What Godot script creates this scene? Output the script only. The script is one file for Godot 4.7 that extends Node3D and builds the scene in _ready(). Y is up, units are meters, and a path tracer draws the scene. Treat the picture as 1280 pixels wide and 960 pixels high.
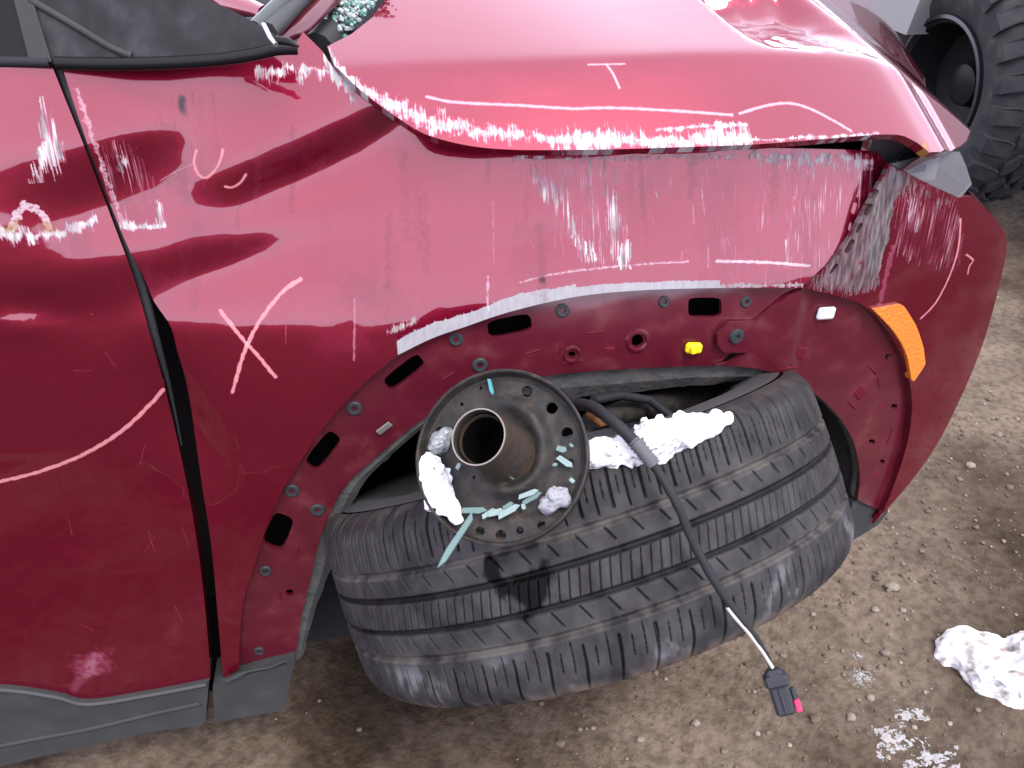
extends Node3D
# A wrecked dark red SUV seen from close by its front right wheel, in a dirt yard under an overcast sky.
# x runs along the car towards its nose, z points out of its side, y is up.

const EYE := Vector3(0, 1.2, 0.85)
const YAW := 10.0
const PITCH := 33.0
const FOV := 47.7
var look: Basis
var focal := 480.0 / tan(deg_to_rad(FOV / 2))
var rng := RandomNumberGenerator.new()
var M := {}
var names := {}
var noise_a := FastNoiseLite.new()
var noise_b := FastNoiseLite.new()
var noise_c := FastNoiseLite.new()

# ------------------------------------------------------------------ mesh building
class Geo:
	var v := PackedVector3Array()
	var n := PackedVector3Array()
	var t := PackedVector2Array()
	var c := PackedColorArray()
	var i := PackedInt32Array()

	func vert(p: Vector3, nn: Vector3, uv := Vector2.ZERO, col := Color.WHITE) -> int:
		v.append(p)
		n.append(nn)
		t.append(uv)
		c.append(col)
		return v.size() - 1

	func tri(a: int, b: int, d: int) -> void:
		var g := (v[b] - v[a]).cross(v[d] - v[a])
		i.append(a)
		if g.dot(n[a] + n[b] + n[d]) > 0.0:
			i.append(d)
			i.append(b)
		else:
			i.append(b)
			i.append(d)

	func quad(a: int, b: int, d: int, e: int) -> void:
		tri(a, b, d)
		tri(a, d, e)

	func flat_tri(a: Vector3, b: Vector3, d: Vector3, out: Vector3, col := Color.WHITE) -> void:
		var g := (b - a).cross(d - a).normalized()
		if g.dot(out) < 0:
			g = -g
		var k := vert(a, g, Vector2.ZERO, col)
		vert(b, g, Vector2.ZERO, col)
		vert(d, g, Vector2.ZERO, col)
		tri(k, k + 1, k + 2)

	func flat_quad(a: Vector3, b: Vector3, d: Vector3, e: Vector3, out: Vector3, col := Color.WHITE) -> void:
		flat_tri(a, b, d, out, col)
		flat_tri(a, d, e, out, col)

	func mesh() -> ArrayMesh:
		var arr := []
		arr.resize(Mesh.ARRAY_MAX)
		arr[Mesh.ARRAY_VERTEX] = v
		arr[Mesh.ARRAY_NORMAL] = n
		arr[Mesh.ARRAY_TEX_UV] = t
		arr[Mesh.ARRAY_COLOR] = c
		arr[Mesh.ARRAY_INDEX] = i
		var m := ArrayMesh.new()
		m.add_surface_from_arrays(Mesh.PRIMITIVE_TRIANGLES, arr)
		return m

# a smooth sheet of bodywork: a frame and a height over it
class BodySheet:
	var o: Vector3
	var x: Vector3
	var y: Vector3
	var z: Vector3
	var w: Callable
	var lo := Vector2.ZERO
	var hi := Vector2.ONE

	func _init(o_: Vector3, x_: Vector3, z_: Vector3, w_: Callable) -> void:
		o = o_
		z = z_.normalized()
		y = z.cross(x_).normalized()
		x = y.cross(z).normalized()
		w = w_

	func at(q: Vector2, lift := 0.0) -> Vector3:
		var p: Vector3 = o + x * q.x + y * q.y + z * float(w.call(q.x, q.y))
		return p + normal(q) * lift if lift != 0.0 else p

	func normal(q: Vector2) -> Vector3:
		var e := 0.003
		var da: float = (float(w.call(q.x + e, q.y)) - float(w.call(q.x - e, q.y))) / (2 * e)
		var db: float = (float(w.call(q.x, q.y + e)) - float(w.call(q.x, q.y - e))) / (2 * e)
		return (z - x * da - y * db).normalized()

	func off(p: Vector3) -> float:
		var r := p - o
		return r.dot(z) - float(w.call(r.dot(x), r.dot(y)))

	func flat(p: Vector3) -> Vector2:
		return Vector2((p - o).dot(x), (p - o).dot(y))

func ray(px: float, py: float) -> Vector3:
	return -look.z + look.x * ((px - 640.0) / focal) + look.y * ((480.0 - py) / focal)

# the point of a panel that a line of sight meets
func hit(P: BodySheet, px: float, py: float) -> Vector2:
	var d := ray(px, py)
	var t0 := 0.4
	var f0 := P.off(EYE + d * t0)
	var best := t0
	var bf := absf(f0)
	for k in 150:
		var t1 := t0 + 0.012
		var f1 := P.off(EYE + d * t1)
		if absf(f1) < bf:
			bf = absf(f1)
			best = t1
		if f0 > 0 and f1 <= 0:
			for s in 18:
				var tm := (t0 + t1) / 2
				if P.off(EYE + d * tm) > 0:
					t0 = tm
				else:
					t1 = tm
			best = t1
			break
		t0 = t1
		f0 = f1
	return P.flat(EYE + d * best)

func hits(P: BodySheet, px: Array) -> PackedVector2Array:
	var r := PackedVector2Array()
	for k in range(0, px.size(), 2):
		r.append(hit(P, px[k], px[k + 1]))
	return r

# a smooth curve through traced points
func curve(px: Array, step := 9.0) -> Array:
	var p := []
	for k in range(0, px.size(), 2):
		p.append(Vector2(px[k], px[k + 1]))
	var r := []
	for k in p.size() - 1:
		var a: Vector2 = p[maxi(k - 1, 0)]
		var b: Vector2 = p[k]
		var c: Vector2 = p[k + 1]
		var d: Vector2 = p[mini(k + 2, p.size() - 1)]
		var m := maxi(1, int(b.distance_to(c) / step))
		for s in m:
			var q := b.cubic_interpolate(c, a, d, float(s) / m)
			r.append_array([q.x, q.y])
	r.append_array([p[-1].x, p[-1].y])
	return r

func ring(cx: float, cy: float, rx: float, ry: float, turn := 0.0, n := 14, power := 2.0) -> PackedVector2Array:
	var r := PackedVector2Array()
	for k in n:
		var a := TAU * k / n
		var c := cos(a)
		var s := sin(a)
		var q := Vector2(signf(c) * pow(absf(c), 2.0 / power) * rx, signf(s) * pow(absf(s), 2.0 / power) * ry)
		r.append(Vector2(cx, cy) + q.rotated(turn))
	return r

func px_ring(P: BodySheet, cx: float, cy: float, rx: float, ry: float, turn := 0.0, n := 14, power := 2.0) -> PackedVector2Array:
	var r := PackedVector2Array()
	for q in ring(cx, cy, rx, ry, deg_to_rad(turn), n, power):
		r.append(hit(P, q.x, q.y))
	return r

# the sheet itself: a fine grid clipped to the outline, with holes and a turned-in edge
func sheet(P: BodySheet, outline: PackedVector2Array, holes := [], step := 0.01, edge := 0.008, g: Geo = null, lift := 0.0, fit := true) -> Geo:
	if g == null:
		g = Geo.new()
	var lo := outline[0]
	var hi := outline[0]
	for q in outline:
		lo = lo.min(q)
		hi = hi.max(q)
	if fit:
		P.lo = lo
		P.hi = hi
	var nx := int(ceil((hi.x - lo.x) / step))
	var ny := int(ceil((hi.y - lo.y) / step))
	var border := {}
	var loops := [outline] + holes
	for loop in loops:
		for k in loop.size():
			var a: Vector2 = loop[k]
			var b: Vector2 = loop[(k + 1) % loop.size()]
			var m := int(a.distance_to(b) / (step * 0.2)) + 1
			for s in m + 1:
				var q := (a.lerp(b, float(s) / m) - lo) / step
				border[Vector2i(int(floor(q.x)), int(floor(q.y)))] = true
	var ids := {}
	var span := (P.hi - P.lo)
	var put := func(q: Vector2) -> int:
		var key := Vector2i((q * 50000.0).round())
		if not ids.has(key):
			ids[key] = g.vert(P.at(q, lift), P.normal(q), Vector2((q.x - P.lo.x) / span.x, 1.0 - (q.y - P.lo.y) / span.y))
		return ids[key]
	for j in ny:
		for k in nx:
			var a := lo + Vector2(k, j) * step
			var cell := PackedVector2Array([a, a + Vector2(step, 0), a + Vector2(step, step), a + Vector2(0, step)])
			if not border.has(Vector2i(k, j)):
				var mid := a + Vector2(step, step) / 2
				if not Geometry2D.is_point_in_polygon(mid, outline):
					continue
				var gone := false
				for h in holes:
					if Geometry2D.is_point_in_polygon(mid, h):
						gone = true
						break
				if not gone:
					g.quad(put.call(cell[0]), put.call(cell[1]), put.call(cell[2]), put.call(cell[3]))
				continue
			var pieces := Geometry2D.intersect_polygons(cell, outline)
			for h in holes:
				var rest: Array[PackedVector2Array] = []
				for piece in pieces:
					rest.append_array(Geometry2D.clip_polygons(piece, h))
				pieces = rest
			for piece in pieces:
				var tri := Geometry2D.triangulate_polygon(piece)
				for s in range(0, tri.size(), 3):
					g.tri(put.call(piece[tri[s]]), put.call(piece[tri[s + 1]]), put.call(piece[tri[s + 2]]))
	if edge > 0.0:
		for loop in loops:
			rim(P, loop, edge, g, step, lift)
	return g

func rim(P: BodySheet, loop: PackedVector2Array, deep: float, g: Geo, step := 0.01, lift := 0.0) -> void:
	var pts := PackedVector2Array()
	for k in loop.size():
		var a := loop[k]
		var b := loop[(k + 1) % loop.size()]
		var m := maxi(1, int(a.distance_to(b) / step))
		for s in m:
			pts.append(a.lerp(b, float(s) / m))
	var span := P.hi - P.lo
	for k in pts.size():
		var a := pts[k]
		var b := pts[(k + 1) % pts.size()]
		var pa := P.at(a, lift)
		var pb := P.at(b, lift)
		var na := P.normal(a)
		var out := (pb - pa).cross(na).normalized()
		var ua := Vector2((a.x - P.lo.x) / span.x, 1.0 - (a.y - P.lo.y) / span.y)
		var i0 := g.vert(pa, out, ua)
		g.vert(pb, out, ua)
		g.vert(pb - na * deep, out, ua)
		g.vert(pa - na * deep, out, ua)
		g.quad(i0, i0 + 1, i0 + 2, i0 + 3)

# a band that follows a line of points, pushed along a vector
func ribbon(pts: Array, rows: Array, g: Geo = null) -> Geo:
	if g == null:
		g = Geo.new()
	for r in rows.size() - 1:
		var base := g.v.size()
		for k in pts.size():
			var p: Vector3 = pts[k]
			var q: Vector3 = pts[mini(k + 1, pts.size() - 1)] - pts[maxi(k - 1, 0)]
			var d: Vector3 = rows[r + 1] - rows[r]
			var nn := q.cross(d).normalized()
			g.vert(p + rows[r], nn)
			g.vert(p + rows[r + 1], nn)
		for k in pts.size() - 1:
			g.quad(base + 2 * k, base + 2 * k + 1, base + 2 * k + 3, base + 2 * k + 2)
	return g

func tube(pts: Array, radii: Array, sides := 12, g: Geo = null, col := Color.WHITE, flat := 1.0) -> Geo:
	if g == null:
		g = Geo.new()
	var side := Vector3.UP
	var base := g.v.size()
	for k in pts.size():
		var p: Vector3 = pts[k]
		var d: Vector3 = (pts[mini(k + 1, pts.size() - 1)] - pts[maxi(k - 1, 0)]).normalized()
		if k == 0 and absf(d.dot(side)) > 0.9:
			side = Vector3.RIGHT
		side = (side - d * side.dot(d)).normalized()
		var other := d.cross(side)
		var r: float = radii[mini(k, radii.size() - 1)]
		for s in sides:
			var a := TAU * s / sides
			var nn := side * cos(a) + other * sin(a)
			g.vert(p + (side * cos(a) * flat + other * sin(a)) * r, nn, Vector2.ZERO, col)
	for k in pts.size() - 1:
		for s in sides:
			var e := (s + 1) % sides
			g.quad(base + k * sides + s, base + k * sides + e, base + (k + 1) * sides + e, base + (k + 1) * sides + s)
	for endp in [0, pts.size() - 1]:
		var q: int = 1 if endp == 0 else pts.size() - 2
		var nn: Vector3 = (pts[endp] - pts[q]).normalized()
		var c := g.vert(pts[endp], nn, Vector2.ZERO, col)
		var first := g.v.size()
		for s in sides:
			g.vert(g.v[base + endp * sides + s], nn, Vector2.ZERO, col)
		for s in sides:
			g.tri(c, first + s, first + (s + 1) % sides)
	return g

# turned about an axis: profile of (radius, along)
func lathe(o: Vector3, axis: Vector3, profile: Array, seg := 32, g: Geo = null, col := Color.WHITE) -> Geo:
	if g == null:
		g = Geo.new()
	axis = axis.normalized()
	var e1 := axis.cross(Vector3.UP if absf(axis.y) < 0.9 else Vector3.RIGHT).normalized()
	var e2 := axis.cross(e1)
	for k in profile.size() - 1:
		var a: Vector2 = profile[k]
		var b: Vector2 = profile[k + 1]
		var d := (b - a).normalized()
		var na := Vector2(d.y, -d.x)
		var n0 := na
		var n1 := na
		if k > 0:
			var dp: Vector2 = (a - profile[k - 1]).normalized()
			if dp.dot(d) > 0.75:
				n0 = (na + Vector2(dp.y, -dp.x)).normalized()
		if k < profile.size() - 2:
			var dn: Vector2 = (profile[k + 2] - b).normalized()
			if dn.dot(d) > 0.75:
				n1 = (na + Vector2(dn.y, -dn.x)).normalized()
		var base := g.v.size()
		for s in seg + 1:
			var t := TAU * s / seg
			var r := e1 * cos(t) + e2 * sin(t)
			g.vert(o + r * a.x + axis * a.y, r * n0.x + axis * n0.y, Vector2.ZERO, col)
			g.vert(o + r * b.x + axis * b.y, r * n1.x + axis * n1.y, Vector2.ZERO, col)
		for s in seg:
			g.quad(base + 2 * s, base + 2 * s + 1, base + 2 * s + 3, base + 2 * s + 2)
	return g

# a box with chamfered edges
func block(size: Vector3, at: Transform3D, bevel := 0.002, g: Geo = null, col := Color.WHITE) -> Geo:
	if g == null:
		g = Geo.new()
	var h := size / 2
	var q := h - Vector3.ONE * minf(bevel, minf(h.x, minf(h.y, h.z)) * 0.9)
	for ax in 3:
		var u := (ax + 1) % 3
		var w := (ax + 2) % 3
		for s in [-1.0, 1.0]:
			var f := []
			for c in [[-1, -1], [1, -1], [1, 1], [-1, 1]]:
				var p := Vector3.ZERO
				p[ax] = s * h[ax]
				p[u] = c[0] * q[u]
				p[w] = c[1] * q[w]
				f.append(at * p)
			var nn := Vector3.ZERO
			nn[ax] = s
			g.flat_quad(f[0], f[1], f[2], f[3], at.basis * nn, col)
			for s2 in [-1.0, 1.0]:
				var e := []
				for k in [-1.0, 1.0]:
					var p := Vector3.ZERO
					p[ax] = s * h[ax]
					p[u] = s2 * q[u]
					p[w] = k * q[w]
					e.append(at * p)
				for k in [1.0, -1.0]:
					var p := Vector3.ZERO
					p[ax] = s * q[ax]
					p[u] = s2 * h[u]
					p[w] = k * q[w]
					e.append(at * p)
				var n2 := Vector3.ZERO
				n2[ax] = s
				n2[u] = s2
				g.flat_quad(e[0], e[1], e[2], e[3], at.basis * n2, col)
	for sx in [-1.0, 1.0]:
		for sy in [-1.0, 1.0]:
			for sz in [-1.0, 1.0]:
				var s := Vector3(sx, sy, sz)
				g.flat_tri(at * (s * Vector3(h.x, q.y, q.z)), at * (s * Vector3(q.x, h.y, q.z)), at * (s * Vector3(q.x, q.y, h.z)), at.basis * s, col)
	return g

# a flat polygon pushed through a thickness: points in the plane of (u, v), pushed along w
func slab(pts: PackedVector2Array, o: Vector3, u: Vector3, v: Vector3, thick: float, g: Geo = null, col := Color.WHITE) -> Geo:
	if g == null:
		g = Geo.new()
	var w := u.cross(v).normalized()
	var tri := Geometry2D.triangulate_polygon(pts)
	for s in [0.0, 1.0]:
		for k in range(0, tri.size(), 3):
			g.flat_tri(o + u * pts[tri[k]].x + v * pts[tri[k]].y + w * thick * s, o + u * pts[tri[k + 1]].x + v * pts[tri[k + 1]].y + w * thick * s, o + u * pts[tri[k + 2]].x + v * pts[tri[k + 2]].y + w * thick * s, w * (s * 2 - 1), col)
	var mid := Vector2.ZERO
	for p in pts:
		mid += p / pts.size()
	for k in pts.size():
		var a := pts[k]
		var b := pts[(k + 1) % pts.size()]
		var e := b - a
		var out := Vector2(e.y, -e.x) * (-1.0 if Geometry2D.is_polygon_clockwise(pts) else 1.0)
		var pa := o + u * a.x + v * a.y
		var pb := o + u * b.x + v * b.y
		g.flat_quad(pa, pb, pb + w * thick, pa + w * thick, u * out.x + v * out.y, col)
	return g

# surface nets of a field that is negative inside
func nets(f: Callable, lo: Vector3, hi: Vector3, cell: float) -> Geo:
	var n := Vector3i(((hi - lo) / cell).ceil()) + Vector3i.ONE
	var val := PackedFloat32Array()
	val.resize(n.x * n.y * n.z)
	var at := 0
	for z in n.z:
		for y in n.y:
			for x in n.x:
				val[at] = f.call(lo + Vector3(x, y, z) * cell)
				at += 1
	var g := Geo.new()
	var ids := {}
	var sx := 1
	var sy := n.x
	var sz := n.x * n.y
	for z in n.z - 1:
		for y in n.y - 1:
			for x in n.x - 1:
				var b := x + y * sy + z * sz
				var inside := 0
				for k in 8:
					if val[b + (k & 1) + ((k >> 1) & 1) * sy + (k >> 2) * sz] < 0:
						inside += 1
				if inside == 0 or inside == 8:
					continue
				var p := Vector3.ZERO
				var cnt := 0
				for k in 8:
					for ax in 3:
						if k & (1 << ax):
							continue
						var k2 := k | (1 << ax)
						var va := val[b + (k & 1) + ((k >> 1) & 1) * sy + (k >> 2) * sz]
						var vb := val[b + (k2 & 1) + ((k2 >> 1) & 1) * sy + (k2 >> 2) * sz]
						if (va < 0) != (vb < 0):
							var pa := Vector3(k & 1, (k >> 1) & 1, k >> 2)
							var pb := Vector3(k2 & 1, (k2 >> 1) & 1, k2 >> 2)
							p += pa.lerp(pb, va / (va - vb))
							cnt += 1
				p = lo + (Vector3(x, y, z) + p / cnt) * cell
				var e := cell * 0.5
				var v0: float = f.call(p)
				var nn := Vector3(float(f.call(p + Vector3(e, 0, 0))) - v0, float(f.call(p + Vector3(0, e, 0))) - v0, float(f.call(p + Vector3(0, 0, e))) - v0).normalized()
				ids[b] = g.vert(p, nn)
	for z in range(1, n.z - 1):
		for y in range(1, n.y - 1):
			for x in range(1, n.x - 1):
				var b := x + y * sy + z * sz
				var s := val[b] < 0
				if s != (val[b + sx] < 0) and ids.has(b) and ids.has(b - sy) and ids.has(b - sy - sz) and ids.has(b - sz):
					g.quad(ids[b], ids[b - sy], ids[b - sy - sz], ids[b - sz])
				if s != (val[b + sy] < 0) and ids.has(b) and ids.has(b - sx) and ids.has(b - sx - sz) and ids.has(b - sz):
					g.quad(ids[b], ids[b - sx], ids[b - sx - sz], ids[b - sz])
				if s != (val[b + sz] < 0) and ids.has(b) and ids.has(b - sx) and ids.has(b - sx - sy) and ids.has(b - sy):
					g.quad(ids[b], ids[b - sx], ids[b - sx - sy], ids[b - sy])
	return g

# a lump of snow: balls (centre, radius) melted together with a rough skin
func lump(balls: Array, rough: float, cell: float, scale := 40.0, floor_y := -99.0) -> Geo:
	var lo: Vector3 = balls[0][0]
	var hi: Vector3 = balls[0][0]
	for b in balls:
		lo = lo.min(b[0] - Vector3.ONE * (b[1] * 1.25 + rough + cell * 2))
		hi = hi.max(b[0] + Vector3.ONE * (b[1] * 1.25 + rough + cell * 2))
	lo.y = maxf(lo.y, floor_y)
	var f := func(p: Vector3) -> float:
		var s := 0.0
		for b in balls:
			s += exp(-(p.distance_to(b[0]) / float(b[1]) - 1.0) * 5.0)
		var r: float = balls[0][1]
		return -log(maxf(s, 1e-9)) / 5.0 * r + noise_a.get_noise_3dv(p * scale * 190.0) * rough * 1.5 + noise_b.get_noise_3dv(p * scale * 800.0) * rough * 0.35
	return nets(f, lo, hi, cell)

# ------------------------------------------------------------------ naming
func numbered(called: String, parent: Node) -> String:
	var key := "%d/%s" % [parent.get_instance_id(), called]
	var n: int = names.get(key, 0)
	names[key] = n + 1
	return called if n == 0 else "%s_%03d" % [called, n]

func part(called: String, mesh: Variant, mat: Material, parent: Node = self, label := "") -> MeshInstance3D:
	var o := MeshInstance3D.new()
	o.mesh = mesh.mesh() if mesh is Geo else mesh
	o.material_override = mat
	o.name = numbered(called, parent)
	parent.add_child(o, true)
	if label:
		o.set_meta("label", label)
	return o

func tag(o: Node, label: String, category := "", group := "", kind := "") -> void:
	o.set_meta("label", label)
	if category:
		o.set_meta("category", category)
	if group:
		o.set_meta("group", group)
	if kind:
		o.set_meta("kind", kind)

func thing(called: String, label: String, category: String, group := "", at := Vector3.ZERO) -> Node3D:
	var o := Node3D.new()
	o.name = numbered(called, self)
	add_child(o, true)
	o.position = at
	tag(o, label, category, group)
	return o

# ------------------------------------------------------------------ materials and painted textures
func mat(col: Color, rough := 0.6, metal := 0.0) -> StandardMaterial3D:
	var m := StandardMaterial3D.new()
	m.albedo_color = col.linear_to_srgb()
	m.roughness = rough
	m.metallic = metal
	if rough > 0.3:   # dusty, weathered surfaces hardly mirror the sky
		m.metallic_specular = 0.22
	return m

func noise_tex(size: int, freq: float, colors: Array, sd := 1, type := FastNoiseLite.TYPE_SIMPLEX_SMOOTH, oct := 5) -> NoiseTexture2D:
	var n := FastNoiseLite.new()
	n.noise_type = type
	n.frequency = freq
	n.fractal_octaves = oct
	n.seed = sd
	var t := NoiseTexture2D.new()
	t.width = size
	t.height = size
	t.seamless = true
	t.noise = n
	if colors.size():
		var r := Gradient.new()
		var offs := PackedFloat32Array()
		var cols := PackedColorArray()
		for k in colors.size():
			offs.append(colors[k][0])
			cols.append((colors[k][1] as Color).linear_to_srgb())
		r.offsets = offs
		r.colors = cols
		t.color_ramp = r
	return t

func dirty(m: StandardMaterial3D, size: float, colors: Array, sd := 1, bump := 0.0, freq := 0.012) -> StandardMaterial3D:
	m.albedo_texture = noise_tex(512, freq, colors, sd)
	m.albedo_color = Color.WHITE
	m.uv1_triplanar = true
	m.uv1_world_triplanar = true
	m.uv1_scale = Vector3.ONE / size
	if bump > 0:
		m.heightmap_enabled = true
		m.heightmap_texture = noise_tex(512, freq * 3, [], sd + 7)
		m.heightmap_scale = bump
	return m

const RES := 1650.0
class Canvas:
	var P: BodySheet
	var col: Image
	var orm: Image
	var res := 1650.0

	func dab(x: int, y: int, c: Color, a: float, rough := 0.75, metal := 0.0, coat := 0.0) -> void:
		if x < 0 or y < 0 or x >= col.get_width() or y >= col.get_height() or a <= 0.0:
			return
		col.set_pixel(x, y, col.get_pixel(x, y).lerp(Color(c.r * 0.66, c.g * 0.66, c.b * 0.66), a))
		orm.set_pixel(x, y, orm.get_pixel(x, y).lerp(Color(coat, rough, metal), a))

	func to(q: Vector2) -> Vector2:
		return Vector2((q.x - P.lo.x) * res, (P.hi.y - q.y) * res)

	func from(p: Vector2) -> Vector2:
		return Vector2(P.lo.x + p.x / res, P.hi.y - p.y / res)

var PAINT := Color(0.122, 0.003, 0.014)
var PRIMER := Color(0.93, 0.925, 0.92)
var CHALK := Color(1.0, 0.74, 0.73)

func canvas(P: BodySheet) -> Canvas:
	var c := Canvas.new()
	c.P = P
	c.res = RES
	var s := Vector2i(((P.hi - P.lo) * RES).ceil())
	c.col = Image.create(s.x, s.y, false, Image.FORMAT_RGBA8)
	c.orm = Image.create(s.x, s.y, false, Image.FORMAT_RGBA8)
	c.col.fill(PAINT.linear_to_srgb())
	c.orm.fill(Color(1, 0.25, 0.66))
	for k in int(s.x * s.y / 500.0):   # dust specks and fine splashes
		var x := rng.randi() % s.x
		var y := rng.randi() % s.y
		var a := rng.randf_range(0.04, 0.3) if rng.randf() > 0.04 else 0.6
		c.dab(x, y, Color(0.62, 0.52, 0.5), a, 0.8, 0.1, 0.4)
	return c

# each stroke works in the panel's own metres
func line(c: Canvas, px: Array, wide: float, color := CHALK, alpha := 0.95, rag := 0.35, step := 9.0) -> void:
	var q := hits(c.P, curve(px, step))
	var near := {}
	var r := wide * c.res / 2
	for k in q.size() - 1:
		var a := c.to(q[k])
		var b := c.to(q[k + 1])
		var lo := a.min(b) - Vector2.ONE * (r + 2)
		var hi := a.max(b) + Vector2.ONE * (r + 2)
		for y in range(int(lo.y), int(hi.y) + 1):
			for x in range(int(lo.x), int(hi.x) + 1):
				var p := Vector2(x, y)
				var d := p.distance_to(Geometry2D.get_closest_point_to_segment(p, a, b))
				var key := Vector2i(x, y)
				if d < near.get(key, 99.0):
					near[key] = d
	for key in near:
		var x: int = key.x
		var y: int = key.y
		var rr := r * (1.0 + rag * noise_a.get_noise_2d(x * 6.0, y * 6.0))
		var cover := clampf(rr - float(near[key]) + 0.5, 0, 1) * alpha
		cover *= clampf(1.15 + 1.2 * rag * noise_b.get_noise_2d(x * 14.0, y * 14.0), 0, 1)
		c.dab(x, y, color, cover * 0.85, 0.7, 0.0, 0.1)

# a ragged band along a line, scraped upright: up and down are reaches in metres
func band(c: Canvas, px: Array, up: float, dn: float, density := 0.7, color := PRIMER, sd := 0.0, teeth := 0.4) -> void:
	var q := hits(c.P, curve(px, 14))
	for k in q.size() - 1:
		var a := c.to(q[k])
		var b := c.to(q[k + 1])
		if b.x < a.x:
			var s := a
			a = b
			b = s
		for x in range(int(a.x), int(b.x) + 1):
			var y0 := lerpf(a.y, b.y, clampf((x - a.x) / maxf(b.x - a.x, 0.5), 0, 1))
			var slow := noise_c.get_noise_2d(x * 0.9 + sd, 3.0)
			y0 += 0.6 * dn * c.res * minf(1.0, teeth * 2.0) * noise_c.get_noise_2d(x * 2.6 + sd, 31.0)
			var spike := noise_a.get_noise_2d(x * 23.0 + sd, 7.0)
			var h1 := up * c.res * (0.62 + teeth * (0.4 * spike + 2.2 * maxf(spike - 0.12, 0.0)) + 0.9 * minf(1.0, teeth * 2.0) * slow)
			var h2 := dn * c.res * (0.75 + 0.35 * teeth * noise_a.get_noise_2d(x * 17.0 + sd, 97.0) + 0.9 * minf(1.0, teeth * 2.0) * noise_c.get_noise_2d(x * 1.1 + sd, 53.0))
			for y in range(int(y0 - maxf(h1, 0) * 1.6), int(y0 + maxf(h2, 0) * 1.6) + 1):
				var t := (y0 - y) / maxf(h1, 0.5) if y < y0 else (y - y0) / maxf(h2, 0.5)
				var nn := noise_b.get_noise_2d(x * 26.0 + sd, y * 1.2) * 0.7 + noise_c.get_noise_2d(x * 5.0, y * 4.0 + sd) * 0.8
				var cover := clampf((density + 0.28 - t * 0.55 + nn * 0.8 - 0.38) * (5.0 if teeth < 0.3 else 2.3), 0, 1) * (1.0 if t < 1.6 else 0.0)
				var shade := 0.9 + 0.8 * minf(teeth, 0.55) * noise_c.get_noise_2d(x * 9.0 + 50, y * 2.0)
				c.dab(x, y, Color(color.r * shade, color.g * shade, color.b * shade), cover * 0.96, 0.7)

# upright streaks over an area
func streaks(c: Canvas, px: Array, density: float, color := PRIMER, fine := 12.0, long := 0.6, alpha := 0.92, sd := 0.0) -> void:
	var q := hits(c.P, px)
	var poly := PackedVector2Array()
	var lo := Vector2(1e9, 1e9)
	var hi := -lo
	for p in q:
		poly.append(c.to(p))
		lo = lo.min(c.to(p))
		hi = hi.max(c.to(p))
	for y in range(int(lo.y), int(hi.y) + 1):
		for x in range(int(lo.x), int(hi.x) + 1):
			var p := Vector2(x + 9.0 * noise_a.get_noise_2d(y * 3.0, x * 3.0), y + 34.0 * noise_a.get_noise_2d(x * 20.0, 5.0))
			if not Geometry2D.is_point_in_polygon(p, poly):
				continue
			var nn := 0.5 + 0.75 * noise_b.get_noise_2d(x * fine * 2.6 + sd, y * long) + 0.35 * noise_c.get_noise_2d(x * 2.0, y * 1.0 + sd)
			var cover := clampf((density - nn) * 2.6 + 0.3, 0, 1) * alpha
			var shade := 0.88 + 0.5 * noise_c.get_noise_2d(x * 9.0 + 50, y * 1.5)
			c.dab(x, y, Color(color.r * shade, color.g * shade, color.b * shade), cover, 0.72)

# a soft smear of dust or dried dirt
func smear(c: Canvas, cx: float, cy: float, rx: float, ry: float, turn: float, color: Color, alpha: float) -> void:
	var m := c.to(hit(c.P, cx, cy))
	var k := RES * 0.0009
	var R := maxf(rx, ry) * k
	for y in range(int(m.y - R), int(m.y + R) + 1):
		for x in range(int(m.x - R), int(m.x + R) + 1):
			var d := (Vector2(x, y) - m).rotated(-deg_to_rad(turn)) / Vector2(rx * k, ry * k)
			var f := 1.0 - d.length() + 0.5 * noise_c.get_noise_2d(x * 2.2, y * 2.2) + 0.25 * noise_b.get_noise_2d(x * 5.0, y * 5.0)
			c.dab(x, y, color, clampf(f * 1.4, 0, 1) * alpha, 0.7, 0.1, 0.3)

func painted(c: Canvas) -> StandardMaterial3D:
	var m := StandardMaterial3D.new()
	m.albedo_texture = ImageTexture.create_from_image(c.col)
	var t := ImageTexture.create_from_image(c.orm)
	m.roughness = 1.0
	m.roughness_texture = t
	m.roughness_texture_channel = BaseMaterial3D.TEXTURE_CHANNEL_GREEN
	m.metallic = 1.0
	m.metallic_texture = t
	m.metallic_texture_channel = BaseMaterial3D.TEXTURE_CHANNEL_BLUE
	m.clearcoat_enabled = true
	m.clearcoat = 1.0
	m.clearcoat_roughness = 0.03
	m.clearcoat_texture = t
	m.metallic_specular = 0.2
	m.texture_repeat = false
	return m

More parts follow.
